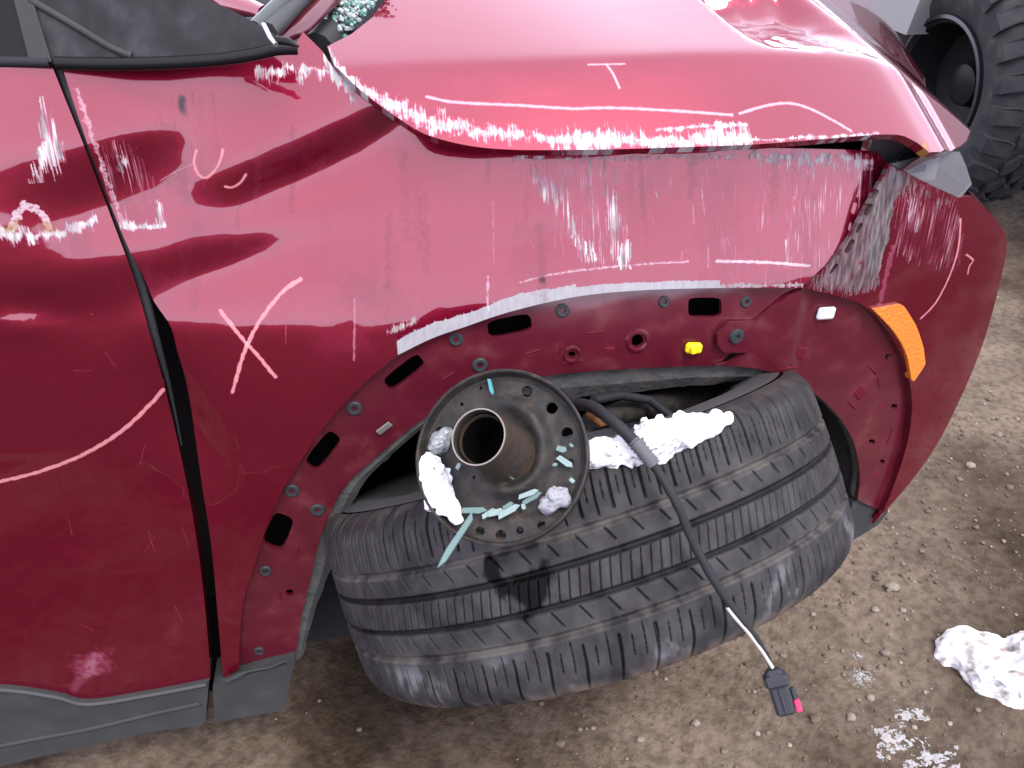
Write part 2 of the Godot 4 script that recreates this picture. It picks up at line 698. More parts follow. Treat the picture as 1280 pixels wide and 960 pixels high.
func make_materials() -> void:
	M.red = mat(PAINT, 0.25, 0.64)
	M.red.clearcoat_enabled = true
	M.red.clearcoat = 1.0
	M.red.clearcoat_roughness = 0.05
	M.flange = dirty(mat(Color.WHITE, 0.36, 0.1), 0.35, [[0.0, Color(0.044, 0.0028, 0.0075)], [0.5, Color(0.054, 0.0038, 0.0095)], [0.7, Color(0.062, 0.007, 0.012)], [1.0, Color(0.085, 0.022, 0.025)]], 5)
	M.flange.clearcoat_enabled = true
	M.flange.clearcoat = 0.8
	M.flange.clearcoat_roughness = 0.16
	M.dull_red = mat(Color(0.062, 0.006, 0.012), 0.6)
	M.dull_red.metallic_specular = 0.12
	M.plastic = dirty(mat(Color.WHITE, 0.62), 0.4, [[0.0, Color(0.021, 0.022, 0.022)], [0.5, Color(0.0245, 0.0255, 0.0255)], [0.8, Color(0.028, 0.0285, 0.028)], [1.0, Color(0.038, 0.036, 0.033)]], 9)
	M.liner = dirty(mat(Color.WHITE, 0.75), 0.25, [[0.0, Color(0.032, 0.032, 0.032)], [0.45, Color(0.048, 0.048, 0.048)], [0.75, Color(0.06, 0.056, 0.051)], [1.0, Color(0.09, 0.075, 0.06)]], 12, 0.15)
	M.black = mat(Color(0.012, 0.012, 0.013), 0.7)
	M.void = mat(Color(0.0025, 0.0025, 0.0025), 0.9)  # near-black without sheen, standing in for shade in recesses
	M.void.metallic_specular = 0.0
	M.gloss = mat(Color(0.006, 0.006, 0.0065), 0.31)
	M.rubber = mat(Color(0.013, 0.0133, 0.0145), 0.55)
	M.steel = dirty(mat(Color.WHITE, 0.52, 0.1), 0.11, [[0.0, Color(0.011, 0.0105, 0.010)], [0.5, Color(0.018, 0.0168, 0.016)], [0.7, Color(0.028, 0.025, 0.0225)], [0.85, Color(0.04, 0.026, 0.017)], [1.0, Color(0.07, 0.056, 0.046)]], 21, 0.05)
	M.bare = dirty(mat(Color.WHITE, 0.42, 0.4), 0.08, [[0.0, Color(0.022, 0.018, 0.015)], [0.5, Color(0.04, 0.033, 0.027)], [0.8, Color(0.045, 0.027, 0.018)], [1.0, Color(0.09, 0.075, 0.062)]], 23)
	M.insert = mat(Color(0.024, 0.026, 0.028), 0.5, 0.2)
	M.snow = dirty(mat(Color.WHITE, 0.6), 0.12, [[0.0, Color(0.26, 0.245, 0.23)], [0.3, Color(0.42, 0.415, 0.41)], [0.6, Color(0.56, 0.565, 0.58)], [1.0, Color(0.66, 0.66, 0.68)]], 71)
	M.snow.subsurf_scatter_enabled = true
	M.snow.subsurf_scatter_strength = 0.15
	M.glass = mat(Color(0.10, 0.17, 0.155), 0.32)
	M.glass.albedo_color.a = 0.45
	M.glass.transparency = BaseMaterial3D.TRANSPARENCY_ALPHA
	M.glass.metallic_specular = 0.5
	M.teal = mat(Color(0.015, 0.12, 0.13), 0.2)
	M.chrome = mat(Color(0.25, 0.26, 0.27), 0.3, 0.8)

# ------------------------------------------------------------------ bodywork shapes
var lean_door := PackedFloat32Array()
var lean_fender := PackedFloat32Array()
var dents := []

# how far the side leans in at each height, from its tilt in degrees
func lean(table: Array) -> PackedFloat32Array:
	var r := PackedFloat32Array()
	var z := 0.0
	for k in 281:
		var y := k * 0.005
		r.append(z)
		var deg: float = table[-1][1]
		for s in table.size() - 1:
			if y <= table[s + 1][0]:
				deg = remap(clampf(y, table[s][0], 99), table[s][0], table[s + 1][0], table[s][1], table[s + 1][1])
				break
		z -= tan(deg_to_rad(deg)) * 0.005
	return r

func lean_at(t: PackedFloat32Array, y: float) -> float:
	var k := clampf(y / 0.005, 0.0, 279.0)
	var i := int(k)
	return lerpf(t[i], t[i + 1], k - i)

func side(x: float, y: float) -> float:
	var s := smoothstep(-0.34, -0.02, x)
	var z := lerpf(lean_at(lean_door, y), lean_at(lean_fender, y), s)
	z -= 0.24 * pow(maxf(0.0, x - 0.27), 2.0)
	z += 0.0009 * noise_a.get_noise_2d(x * 620.0, y * 900.0)   # crumpled sheet is never quite fair
	for d in dents:
		var dx: float = x - d[0]
		var dy: float = y - d[1]
		var u: float = (dx * d[5] + dy * d[6]) / d[2]
		var v: float = (-dx * d[6] + dy * d[5]) / d[3]
		var e := u * u + v * v
		if e < 9.0:
			z += d[4] * exp(-e) * (v if d[7] else 1.0)
	return z

func dent(px: float, py: float, long: float, wide: float, deep: float, turn := 0.0, fold := false) -> void:
	var d := ray(px, py)
	var p := EYE + d * ((-0.03 - EYE.z) / d.z)
	dents.append([p.x, p.y, long, wide, deep, cos(deg_to_rad(turn)), sin(deg_to_rad(turn)), fold])

func bend(x: float, soft: float) -> float:   # 0 before a crease, x after it, rounded over soft
	return (x + sqrt(x * x + soft * soft)) / 2

func hood_w(a: float, b: float) -> float:
	var crease := 0.082 + 0.02 * a
	var w := tan(deg_to_rad(13)) * b - (tan(deg_to_rad(13)) + tan(deg_to_rad(10.0 + 7.0 * exp(-pow((a - 0.24) / 0.17, 2))))) * (bend(b - crease, 0.007) - bend(-crease, 0.007))
	w -= 0.35 * pow(maxf(0.0, a - 0.25), 2.0)
	var nose := a - 0.575 + 0.45 * minf(b, 0.33)
	w -= 0.42 * bend(nose + 0.03, 0.015)
	w += 0.004 * exp(-pow(nose / 0.017, 2)) - 0.004 * exp(-pow((nose - 0.034) / 0.014, 2))
	var m := smoothstep(0.335, 0.375, a + 0.25 * (b - 0.12)) * (1.0 - smoothstep(0.47, 0.53, a + 0.3 * (b - 0.12))) * smoothstep(0.095, 0.108, b)
	m *= 1.0 - smoothstep(0.2, 0.32, b)
	w -= m * 0.40 * bend(b - 0.104, 0.006)
	w += m * (0.0045 * noise_a.get_noise_2d(a * 1100.0, b * 1100.0) - 0.004 * absf(noise_b.get_noise_2d(a * 900.0 + 70, b * 700.0)))
	return w

func bumper_w(a: float, b: float) -> float:
	return -0.15 * a * a - 0.5 * pow(maxf(0, a - 0.12), 3.0) - 0.16 * bend(b - 0.12, 0.08) - 0.06 * maxf(0.0, b) * b + 0.02 * minf(0.0, b) * b

# ------------------------------------------------------------------ the scene
func _ready() -> void:
	rng.seed = 11
	noise_a.seed = 1
	noise_b.seed = 2
	noise_c.seed = 3
	for n in [noise_a, noise_b, noise_c]:
		n.frequency = 0.01
		n.fractal_octaves = 3
	look = Basis(Vector3.UP, deg_to_rad(-YAW)) * Basis(Vector3.RIGHT, deg_to_rad(-PITCH))
	var cam := Camera3D.new()
	cam.name = "camera"
	cam.fov = FOV
	cam.near = 0.05
	cam.far = 500
	cam.transform = Transform3D(look, EYE)
	add_child(cam)
	cam.current = true
	var env := Environment.new()
	env.background_mode = Environment.BG_SKY
	var sky := ProceduralSkyMaterial.new()
	sky.sky_top_color = Color(0.79, 0.79, 0.865)
	sky.sky_horizon_color = Color(0.915, 0.905, 1.0)
	sky.sky_curve = 0.2
	sky.ground_bottom_color = Color(0.35, 0.32, 0.3)
	sky.ground_horizon_color = Color(0.6, 0.6, 0.6)
	env.sky = Sky.new()
	env.sky.sky_material = sky
	env.tonemap_mode = Environment.TONE_MAPPER_LINEAR
	env.tonemap_exposure = 6.3
	env.sdfgi_enabled = true
	env.ssao_enabled = true
	env.ssil_enabled = true
	var we := WorldEnvironment.new()
	we.name = "environment"
	we.environment = env
	add_child(we)
	var sun := DirectionalLight3D.new()
	sun.name = "sun"
	sun.light_energy = 0.25
	sun.light_angular_distance = 18
	sun.light_color = Color(1, 0.97, 0.93)
	sun.shadow_enabled = true
	sun.rotation_degrees = Vector3(-58, 25, 0)
	sun.sky_mode = DirectionalLight3D.SKY_MODE_LIGHT_ONLY
	add_child(sun)
	make_materials()
	build_ground()
	build_truck()
	build_car()
	build_loose()

func ground_y(x: float, z: float) -> float:
	return noise_b.get_noise_2d(x * 5200.0, z * 5200.0) * 0.0022 + noise_a.get_noise_2d(x * 60.0, z * 60.0) * 0.035 + noise_b.get_noise_2d(x * 260.0, z * 260.0) * 0.012 + noise_c.get_noise_2d(x * 1100.0, z * 1100.0) * 0.004

func on_ground(px: float, py: float) -> Vector3:
	var d := ray(px, py)
	var p := EYE + d * (EYE.y / -d.y)
	for k in 4:
		p = EYE + d * ((EYE.y - ground_y(p.x, p.z)) / -d.y)
	return p

func dirt_color(x: float, z: float) -> Color:
	var a := noise_a.get_noise_2d(x * 90.0 + 40, z * 90.0) * 1.5
	var b := noise_b.get_noise_2d(x * 420.0, z * 420.0) * 1.2
	var k := noise_c.get_noise_2d(x * 1500.0, z * 1500.0)
	var t := clampf(0.45 + 0.85 * a + 0.3 * b + 0.2 * k, 0, 1)
	return Color(0.031, 0.0215, 0.0145).lerp(Color(0.120, 0.094, 0.070), t)

func build_ground() -> void:
	var g := Geo.new()
	var lo := Vector2(-1.6, -3.2)
	var hi := Vector2(3.2, 0.9)
	var s := 0.011
	var nx := int((hi.x - lo.x) / s)
	var nz := int((hi.y - lo.y) / s)
	for j in nz + 1:
		for i in nx + 1:
			var x := lo.x + i * s
			var z := lo.y + j * s
			g.vert(Vector3(x, ground_y(x, z), z), Vector3.UP, Vector2.ZERO, dirt_color(x, z))
	for j in nz + 1:
		for i in nx + 1:
			var k := j * (nx + 1) + i
			var dx := g.v[k + (1 if i < nx else 0)] - g.v[k - (1 if i > 0 else 0)]
			var dz := g.v[k + (nx + 1 if j < nz else 0)] - g.v[k - (nx + 1 if j > 0 else 0)]
			g.n[k] = dz.cross(dx).normalized()
	for j in nz:
		for i in nx:
			var k := j * (nx + 1) + i
			g.quad(k, k + 1, k + nx + 2, k + nx + 1)
	# the rest of the yard, out to the horizon
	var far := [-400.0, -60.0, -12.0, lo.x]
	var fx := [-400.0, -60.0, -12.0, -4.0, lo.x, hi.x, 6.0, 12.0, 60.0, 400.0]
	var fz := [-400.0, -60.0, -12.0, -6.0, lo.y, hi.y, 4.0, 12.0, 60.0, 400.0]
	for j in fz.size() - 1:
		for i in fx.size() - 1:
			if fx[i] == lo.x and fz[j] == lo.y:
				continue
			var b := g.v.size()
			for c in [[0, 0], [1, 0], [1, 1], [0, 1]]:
				g.vert(Vector3(fx[i + c[0]], -0.01, fz[j + c[1]]), Vector3.UP, Vector2.ZERO, Color(0.046, 0.035, 0.025))  # kept darker than the near dirt so the car paint's reflections stay dark
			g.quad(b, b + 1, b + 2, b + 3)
	var m := mat(Color.WHITE, 0.85)
	m.vertex_color_use_as_albedo = true
	m.albedo_texture = noise_tex(1024, 0.03, [[0.0, Color(0.45, 0.43, 0.42)], [0.45, Color(0.8, 0.79, 0.78)], [0.6, Color(0.95, 0.95, 0.95)], [0.8, Color(1, 1, 1)], [1.0, Color(1, 1, 1)]], 3, FastNoiseLite.TYPE_SIMPLEX_SMOOTH, 6)
	m.uv1_triplanar = true
	m.uv1_world_triplanar = true
	m.uv1_scale = Vector3.ONE / 0.83
	m.heightmap_enabled = true
	m.heightmap_texture = noise_tex(1024, 0.06, [], 31)
	m.heightmap_scale = 0.22
	tag(part("ground", g, m), "bare brown dirt yard with scattered grit", "", "", "structure")
	# grit: thousands of crumbs that nobody could count
	var mm := MultiMesh.new()
	mm.transform_format = MultiMesh.TRANSFORM_3D
	mm.use_colors = true
	var count := 9000
	mm.instance_count = count
	mm.mesh = pebble_mesh(5, 4, 3).mesh()
	for k in count:
		var x := rng.randf_range(-0.7, 3.0)
		var z := rng.randf_range(-2.9, 0.45)
		if k > 4500:
			x = rng.randf_range(0.2, 1.5)
			z = rng.randf_range(-0.9, 0.4)
		var r := 0.0009 + 0.0038 * pow(rng.randf(), 5.0)
		var b := Basis.from_euler(Vector3(rng.randf() * TAU, rng.randf() * TAU, rng.randf() * TAU)).scaled(Vector3(r, r * 0.7, r))
		mm.set_instance_transform(k, Transform3D(b, Vector3(x, ground_y(x, z) + r * 0.3, z)))
		var c := Color(0.066, 0.049, 0.035).lerp(Color(0.18, 0.15, 0.12), pow(rng.randf(), 3.0))
		mm.set_instance_color(k, c)
	var mi := MultiMeshInstance3D.new()
	mi.name = "gravel"
	mi.multimesh = mm
	var pm := mat(Color.WHITE, 0.8)
	pm.vertex_color_use_as_albedo = true
	mi.material_override = pm
	add_child(mi)
	tag(mi, "fine grit and crumbs scattered over the brown dirt", "gravel", "", "stuff")

func pebble_mesh(sd: int, rings: int, _x: int) -> Geo:
	var g := Geo.new()
	var seg := rings * 2
	for j in rings + 1:
		for i in seg:
			var th := PI * j / rings
			var ph := TAU * i / seg
			var d := Vector3(sin(th) * cos(ph), cos(th), sin(th) * sin(ph))
			var r := 1.0 + 0.55 * noise_a.get_noise_3dv(d * 70.0 + Vector3.ONE * sd * 31.0) + 0.3 * noise_b.get_noise_3dv(d * 160.0 + Vector3.ONE * sd * 31.0)
			g.vert(d * r, d)
	for j in rings:
		for i in seg:
			var e := (i + 1) % seg
			g.quad(j * seg + i, j * seg + e, (j + 1) * seg + e, (j + 1) * seg + i)
	return g

# ------------------------------------------------------------------ the truck behind
func build_truck() -> void:
	var R := 0.42
	var d := ray(1163, 108)
	var c := EYE + d * ((EYE.y - R + 0.012) / -d.y)
	var t := thing("pickup_truck", "pale pickup truck with a chunky off-road tyre, parked beyond the hood", "truck", "", Vector3(c.x, 0, c.z))
	var wheel := Node3D.new()
	wheel.name = "wheel"
	t.add_child(wheel)
	var ax := Vector3(-1, 0.0, 0.02).normalized()
	var at := Vector3(0.15, R - 0.012, 0.0)
	var hw := 0.15
	var tm := dirty(mat(Color.WHITE, 0.8), 0.5, [[0.0, Color(0.016, 0.016, 0.017)], [0.5, Color(0.022, 0.022, 0.024)], [0.75, Color(0.03, 0.029, 0.027)], [1.0, Color(0.055, 0.047, 0.038)]], 41)
	var prof := [Vector2(0.225, -hw + 0.03), Vector2(0.27, -hw), Vector2(0.34, -hw - 0.005), Vector2(0.385, -hw + 0.02), Vector2(R - 0.02, -hw + 0.05), Vector2(R - 0.018, hw - 0.05), Vector2(0.385, hw - 0.02), Vector2(0.34, hw + 0.005), Vector2(0.27, hw), Vector2(0.225, hw - 0.03)]
	part("tyre", lathe(at, ax, prof, 72), tm, wheel)
	part("rim", lathe(at, ax, [Vector2(0.228, hw - 0.03), Vector2(0.222, hw - 0.02), Vector2(0.21, hw - 0.024), Vector2(0.20, hw - 0.06), Vector2(0.18, 0.0), Vector2(0.08, -0.02), Vector2(0.07, 0.03), Vector2(0.04, 0.04), Vector2(0.0, 0.04)], 48), mat(Color(0.008, 0.008, 0.009), 0.35, 0.2), wheel)
	var e1 := ax.cross(Vector3.UP).normalized()
	var lip := mat(Color(0.05, 0.047, 0.053), 0.3, 0.8)
	part("rim_lip", lathe(at, ax, [Vector2(0.238, hw - 0.03), Vector2(0.236, hw - 0.008), Vector2(0.224, hw - 0.006), Vector2(0.216, hw - 0.026)], 48), lip, wheel)
	# tread blocks: five rows, each block a little polygon wrapped on the tyre
	var rows := [
		[PackedVector2Array([Vector2(-0.034, 0.165), Vector2(0.03, 0.165), Vector2(0.036, 0.118), Vector2(0.024, 0.088), Vector2(-0.03, 0.092), Vector2(-0.028, 0.125)]), 24, 0.0],
		[PackedVector2Array([Vector2(-0.04, 0.078), Vector2(0.008, 0.082), Vector2(0.05, 0.05), Vector2(0.042, 0.03), Vector2(-0.006, 0.026), Vector2(-0.03, 0.046)]), 24, 0.4],
		[PackedVector2Array([Vector2(-0.046, 0.012), Vector2(0.0, 0.024), Vector2(0.046, 0.008), Vector2(0.042, -0.016), Vector2(0.0, -0.024), Vector2(-0.04, -0.01)]), 24, 0.0],
		[PackedVector2Array([Vector2(0.04, -0.078), Vector2(-0.008, -0.082), Vector2(-0.05, -0.05), Vector2(-0.042, -0.03), Vector2(0.006, -0.026), Vector2(0.03, -0.046)]), 24, 0.6],
		[PackedVector2Array([Vector2(0.034, -0.165), Vector2(-0.03, -0.165), Vector2(-0.036, -0.118), Vector2(-0.024, -0.088), Vector2(0.03, -0.092), Vector2(0.028, -0.125)]), 24, 0.3],
	]
	for r in rows:
		var g := Geo.new()
		var pts: PackedVector2Array = r[0]
		var inner := Geometry2D.offset_polygon(pts, -0.004)[0]
		var wrap := func(p: Vector2, h: float) -> Vector3:
			var a := p.x / R
			var drop := 0.024 * smoothstep(0.09, 0.16, absf(p.y)) + 0.02 * smoothstep(0.135, 0.165, absf(p.y))
			return (Vector3(0, 1, 0) * cos(a) + Vector3(0, 0, 1) * sin(a)) * (R + h - drop) + Vector3(p.y, 0, 0)
		var tri := Geometry2D.triangulate_polygon(inner)
		for k in range(0, tri.size(), 3):
			g.flat_tri(wrap.call(inner[tri[k]], 0.0), wrap.call(inner[tri[k + 1]], 0.0), wrap.call(inner[tri[k + 2]], 0.0), Vector3.UP)
		var mid := Vector2.ZERO
		for p in pts:
			mid += p / pts.size()
		for k in pts.size():
			var a: Vector2 = pts[k]
			var b: Vector2 = pts[(k + 1) % pts.size()]
			var ia := a.lerp(mid, 0.004 / a.distance_to(mid) * 1.3)
			var ib := b.lerp(mid, 0.004 / b.distance_to(mid) * 1.3)
			var o2 := (a + b) / 2 - mid
			var out := Vector3(o2.y, 0, o2.x)
			g.flat_quad(wrap.call(a, -0.003), wrap.call(b, -0.003), wrap.call(ib, 0.0), wrap.call(ia, 0.0), out + Vector3.UP * 0.02)
			g.flat_quad(wrap.call(a, -0.003), wrap.call(b, -0.003), wrap.call(b, -0.045), wrap.call(a, -0.045), out)
		var me := g.mesh()
		var n: int = r[1]
		for k in n:
			var o := part("tread_block", me, tm, wheel)
			var spin := TAU * (k + float(r[2])) / n
			# local: x = along the axle, y = out
			o.transform = Transform3D(Basis(ax, spin) * Basis(ax, e1, ax.cross(e1)), at)
	# the truck's bodywork above and behind the wheel
	var bodym := mat(Color(0.16, 0.162, 0.16), 0.4, 0.1)
	bodym.clearcoat_enabled = true
	var prof2 := PackedVector2Array([Vector2(2.9, 0.5), Vector2(0.5, 0.48), Vector2(0.48, 0.72), Vector2(0.37, 0.9), Vector2(0.0, 0.98), Vector2(-0.37, 0.9), Vector2(-0.48, 0.72), Vector2(-0.5, 0.5), Vector2(-0.98, 0.52), Vector2(-1.05, 1.0), Vector2(-0.98, 1.34), Vector2(0.75, 1.45), Vector2(1.2, 1.85), Vector2(2.9, 1.9)])
	var flip := PackedVector2Array()
	for p in prof2:
		flip.append(Vector2(-p.x, p.y))
	part("body", slab(flip, Vector3(2.09, 0, 0), Vector3(0, 0, 1), Vector3.UP, 1.85), bodym, t)
	part("inner_arch", block(Vector3(1.3, 0.5, 1.1), Transform3D(Basis(), Vector3(1.05, 0.85, -0.02)), 0.03), M.black, t)
	part("window", slab(PackedVector2Array([Vector2(-2.7, 1.48), Vector2(-0.98, 1.48), Vector2(-1.3, 1.76), Vector2(-2.7, 1.8)]), Vector3(0.239, 0, 0), Vector3(0, 0, 1), Vector3.UP, 0.006), M.gloss, t)
	part("fender_flare", slab(PackedVector2Array([Vector2(-1.2, 0.56), Vector2(-0.14, 0.555), Vector2(-0.1, 0.7), Vector2(0.0, 1.0), Vector2(-1.2, 1.0)]), Vector3(0.2, 0, 0), Vector3(0, 0, 1), Vector3.UP, 0.25), bodym, t)
	part("running_board", block(Vector3(0.12, 0.09, 1.9), Transform3D(Basis(), Vector3(0.26, 0.46, -1.75)), 0.02), M.plastic, t)

# ------------------------------------------------------------------ the wrecked car
func build_car() -> void:
	lean_door = lean([[0.0, 4.0], [0.2, 0.0], [0.35, 0.0], [0.6, 1.0], [0.80, 2.5], [0.825, 8.5], [0.86, 11.5], [0.93, 11.0], [1.0, 14.0], [1.1, 15.0]])
	lean_fender = lean([[0.0, 0.0], [0.45, 1.0], [0.62, 5.0], [0.70, 11.0], [0.735, 17.5], [0.85, 19.0], [0.93, 20.0], [1.0, 18.0], [1.1, 16.0]])
	dent(300, 340, 0.13, 0.030, -0.010, 8)       # the crease behind the wheel
	dent(420, 192, 0.135, 0.048, 0.0165, 21, true)
	dent(330, 238, 0.10, 0.032, 0.0065, 10, true)
	dent(40, 388, 0.05, 0.022, -0.0066, -10, true)       # swelling under the hood's corner
	dent(430, 235, 0.10, 0.03, -0.004, 18)
	dent(150, 212, 0.085, 0.052, 0.018, 14, true)
	dent(90, 400, 0.06, 0.03, -0.003, 0)
	dent(235, 520, 0.03, 0.08, -0.012, 10)
	dent(690, 310, 0.05, 0.02, -0.002, 0)
	var car := thing("damaged_suv", "dark red SUV with crushed fender, scraped hood and folded front wheel", "car")
	var S := BodySheet.new(Vector3.ZERO, Vector3.RIGHT, Vector3.BACK, side)
	# --- fender
	var lip_rear := curve([497, 444, 460, 475, 420, 515, 380, 570, 345, 630, 320, 700, 303, 760, 298, 836])
	var lip_top := curve([1003, 360, 900, 360, 800, 363, 720, 371, 640, 389, 580, 409, 540, 423, 497, 444])
	var gap_top := curve([444, 110, 500, 153, 530, 171, 580, 185, 640, 191, 740, 191, 850, 187, 950, 185, 1060, 187, 1095, 189])
	var front := curve([1110, 205, 1103, 215, 1083, 253, 1050, 310, 1004, 358])
	var rear := curve([279, 850, 272, 767, 264, 681, 253, 609, 246, 560, 238, 505, 231, 470, 222, 440, 215, 412, 206, 396, 192, 376, 179, 345, 156, 300, 113, 190, 79, 88])
	var top := [130, 89, 200, 88, 300, 80, 345, 70, 366, 60, 379, 40, 403, 64, 414, 81]
	var outline := hits(S, rear + top + gap_top + front + lip_top + lip_rear)
	var g := sheet(S, outline, [], 0.010, 0.010)
	# the fender's inner flange under the hood, and its turned-in rear edge
	var gt := []
	for q in hits(S, gap_top):
		gt.append(S.at(q))
	ribbon(gt, [Vector3.ZERO, Vector3(0, -0.012, -0.012), Vector3(0, -0.02, -0.09)], g)
	var fc := canvas(S)
	scrape_fender(fc)
	var fender := part("fender", g, painted(fc), car, "crushed red fender with white scrapes and a chalk cross")
	# --- door
	var D := BodySheet.new(Vector3(0, 0, 0.002), Vector3.RIGHT, Vector3.BACK, side)
	var edge := curve([64, 80, 80, 120, 108, 190, 146, 290, 168, 350, 188, 420, 206, 485, 224, 560, 240, 640, 252, 720, 260, 800, 263, 850])
	var low := curve([263, 850, 190, 864, 110, 876, 70, 867, 0, 858, -120, 862])
	var dl := hits(D, edge + low)
	dl.append(Vector2(-1.1, dl[-1].y))
	dl.append(Vector2(-1.1, hit(D, 0, 84).y))
	dl.append(hit(D, 0, 84))
	var dg := sheet(D, dl, [], 0.010, 0.022)
	var dc := canvas(D)
	scrape_door(dc)
	var door := part("door", dg, painted(dc), car, "red front door with a white gouge and a chalk curve")
	var seal := []
	for q in hits(S, curve([70, 80, 86, 120, 114, 190, 152, 290, 172, 348, 192, 420, 210, 485, 226, 560])):
		seal.append(S.at(q) + Vector3(0.0, 0, -0.006))
	var thin := []
	for k in seal.size():
		thin.append(lerpf(0.0055, 0.0012, smoothstep(0.55, 1.0, float(k) / seal.size())))
	part("edge_seal", tube(seal, thin, 8), M.rubber, door)
	# --- structure behind the gaps, coloured black to stand in for their shade
	part("hinge_pillar", block(Vector3(0.4, 0.95, 0.02), Transform3D(Basis(), Vector3(-0.27, 0.55, -0.16)), 0.004), M.black, car)
	part("engine_bay_wall", block(Vector3(0.95, 0.2, 0.02), Transform3D(Basis(), Vector3(0.22, 0.80, -0.26)), 0.004), M.black, car)
	part("floor_pan", block(Vector3(2.6, 0.1, 1.5), Transform3D(Basis(), Vector3(-1.55, 0.2, -0.95)), 0.02), M.black, car)
	# --- arch flange of the fender
	var W2 := func(x: float, y: float) -> float: return side(x, y) - 0.013
	var A := BodySheet.new(Vector3.ZERO, Vector3.RIGHT, Vector3.BACK, W2)
	var in_rear := curve([368, 832, 377, 770, 388, 725, 402, 668, 430, 610, 472, 570, 520, 530, 570, 500, 640, 478, 715, 466, 830, 459, 896, 457])
	var big := curve([298, 838, 303, 760, 320, 700, 345, 630, 380, 570, 420, 515, 460, 475, 497, 444, 540, 423, 580, 409, 640, 389, 720, 371, 800, 362, 900, 359, 1003, 358])
	var back := []
	for k in range(big.size() - 2, -1, -2):
		back.append_array([big[k], big[k + 1]])
	var al := hits(A, in_rear + [915, 440, 930, 425, 960, 400, 990, 372] + back)
	var holes := [px_ring(A, 637, 407, 28, 11, -12, 18, 4.0), px_ring(A, 881, 384, 21, 12, 0, 18, 5.0), px_ring(A, 505, 465, 28, 9.5, -38, 18, 4.0), px_ring(A, 404, 563, 26, 11, -52, 18, 4.0), px_ring(A, 348, 664, 22, 14, -68, 18, 4.0), px_ring(A, 797, 426, 8, 8, 0, 12), px_ring(A, 715, 443, 4.5, 4, 0, 8), px_ring(A, 362, 741, 5, 4.5, 0, 8)]
	var af := sheet(A, al, holes, 0.010, 0.006)
	var flange := part("arch_flange", af, M.flange, car, "dark red wheel arch flange with slots and clip inserts")
	var W8 := func(x: float, y: float) -> float: return side(x, y) - 0.055
	var A2 := BodySheet.new(Vector3.ZERO, Vector3.RIGHT, Vector3.BACK, W8)
	part("slot_backing", sheet(A2, al, [], 0.02, 0.0), M.void, flange)  # black sheet added behind the slots so they read as shade
	# crease where the trim sat
	var cr := []
	for q in hits(S, lip_rear):
		cr.append(S.at(q))
	ribbon(cr, [Vector3.ZERO, Vector3(0.003, -0.002, -0.014)], af)
	flange.mesh = af.mesh()
	for p in [[703, 388, 8], [830, 377, 7], [932, 377, 7], [570, 424, 8], [600, 456, 9], [443, 510, 9], [365, 613, 9], [397, 637, 9], [332, 713, 8], [324, 813, 7]]:
		var q := hit(A, p[0], p[1])
		var r: float = p[2] * 0.00105
		part("clip_insert", lathe(A.at(q), A.normal(q), [Vector2(r * 1.0, -0.001), Vector2(r, 0.0015), Vector2(r * 0.8, 0.003), Vector2(r * 0.42, 0.0025), Vector2(r * 0.38, -0.003), Vector2(0, -0.003)], 18), M.insert if p[2] > 6 else M.black, flange)
	for p in [[797, 426, 15], [760, 436, 0], [715, 443, 11]]:
		if p[2]:
			var q := hit(A, p[0], p[1])
			var r: float = p[2] * 0.00095
			part("boss", lathe(A.at(q), A.normal(q), [Vector2(r * 1.15, -0.001), Vector2(r, 0.0028), Vector2(r * 0.8, 0.003), Vector2(r * 0.58, -0.002)], 20), M.flange, flange)
	for p in [[745, 415, 22, 3, -4], [716, 452, 26, 3, -4], [700, 440, 3, 18, 8], [762, 440, 14, 14, 0], [665, 440, 20, 3, -14], [560, 470, 18, 3, -30], [455, 560, 3, 20, 40], [372, 690, 3, 22, 15], [350, 745, 3, 20, 6], [376, 752, 16, 3, 10]]:
		var q := hit(A, p[0], p[1])
		part("pressed_rib", block(Vector3(p[2] * 0.001, p[3] * 0.001, 0.004), Transform3D(Basis(A.x, A.y, A.z) * Basis(Vector3(0, 0, 1), -deg_to_rad(p[4])), A.at(q) - A.normal(q) * 0.0006), 0.0019), M.dull_red, flange)
	# clips left in the flange
	var yq := hit(A, 865, 433)
	var yb := Basis(Vector3.RIGHT, A.normal(yq).cross(Vector3.RIGHT), A.normal(yq)).orthonormalized()
	var yc := block(Vector3(0.021, 0.014, 0.010), Transform3D(yb * Basis(Vector3(0, 0, 1), -0.1), A.at(yq) + A.normal(yq) * 0.005), 0.003)
	block(Vector3(0.008, 0.010, 0.006), Transform3D(yb, A.at(yq) + A.normal(yq) * 0.012 + Vector3(-0.003, 0, 0)), 0.002, yc)
	part("yellow_clip", yc, mat(Color(0.5, 0.40, 0.01), 0.45), flange, "bright yellow plastic clip pushed into the arch flange")
	var gq := hit(A, 480, 533)
	var gb := Basis(A.normal(gq), 0.0) if false else Basis(Vector3(0.8, 0.6, 0), Vector3(-0.6, 0.8, 0), Vector3(0, 0, 1))
	part("bent_metal_tab", block(Vector3(0.021, 0.008, 0.003), Transform3D(gb, A.at(gq) + Vector3(0, 0, 0.004)), 0.001), mat(Color(0.11, 0.1, 0.09), 0.45, 0.3), flange)
	# --- bumper corner
	var bo := Vector3(0.50, 0.70, -0.036)
	var B := BodySheet.new(bo, Vector3(0.985, 0, -0.17), Vector3(0.17, 0.04, 0.985), bumper_w)
	var b_arch := curve([1004, 360, 1050, 371, 1084, 385, 1114, 420, 1133, 460, 1140, 505, 1135, 550, 1120, 600, 1104, 640])
	var b_low := [1092, 655]
	var b_sil := curve([1092, 655, 1140, 600, 1180, 540, 1225, 440, 1252, 345, 1258, 300, 1245, 275, 1215, 245])
	var b_top := curve([1197, 247, 1165, 232, 1112, 206])
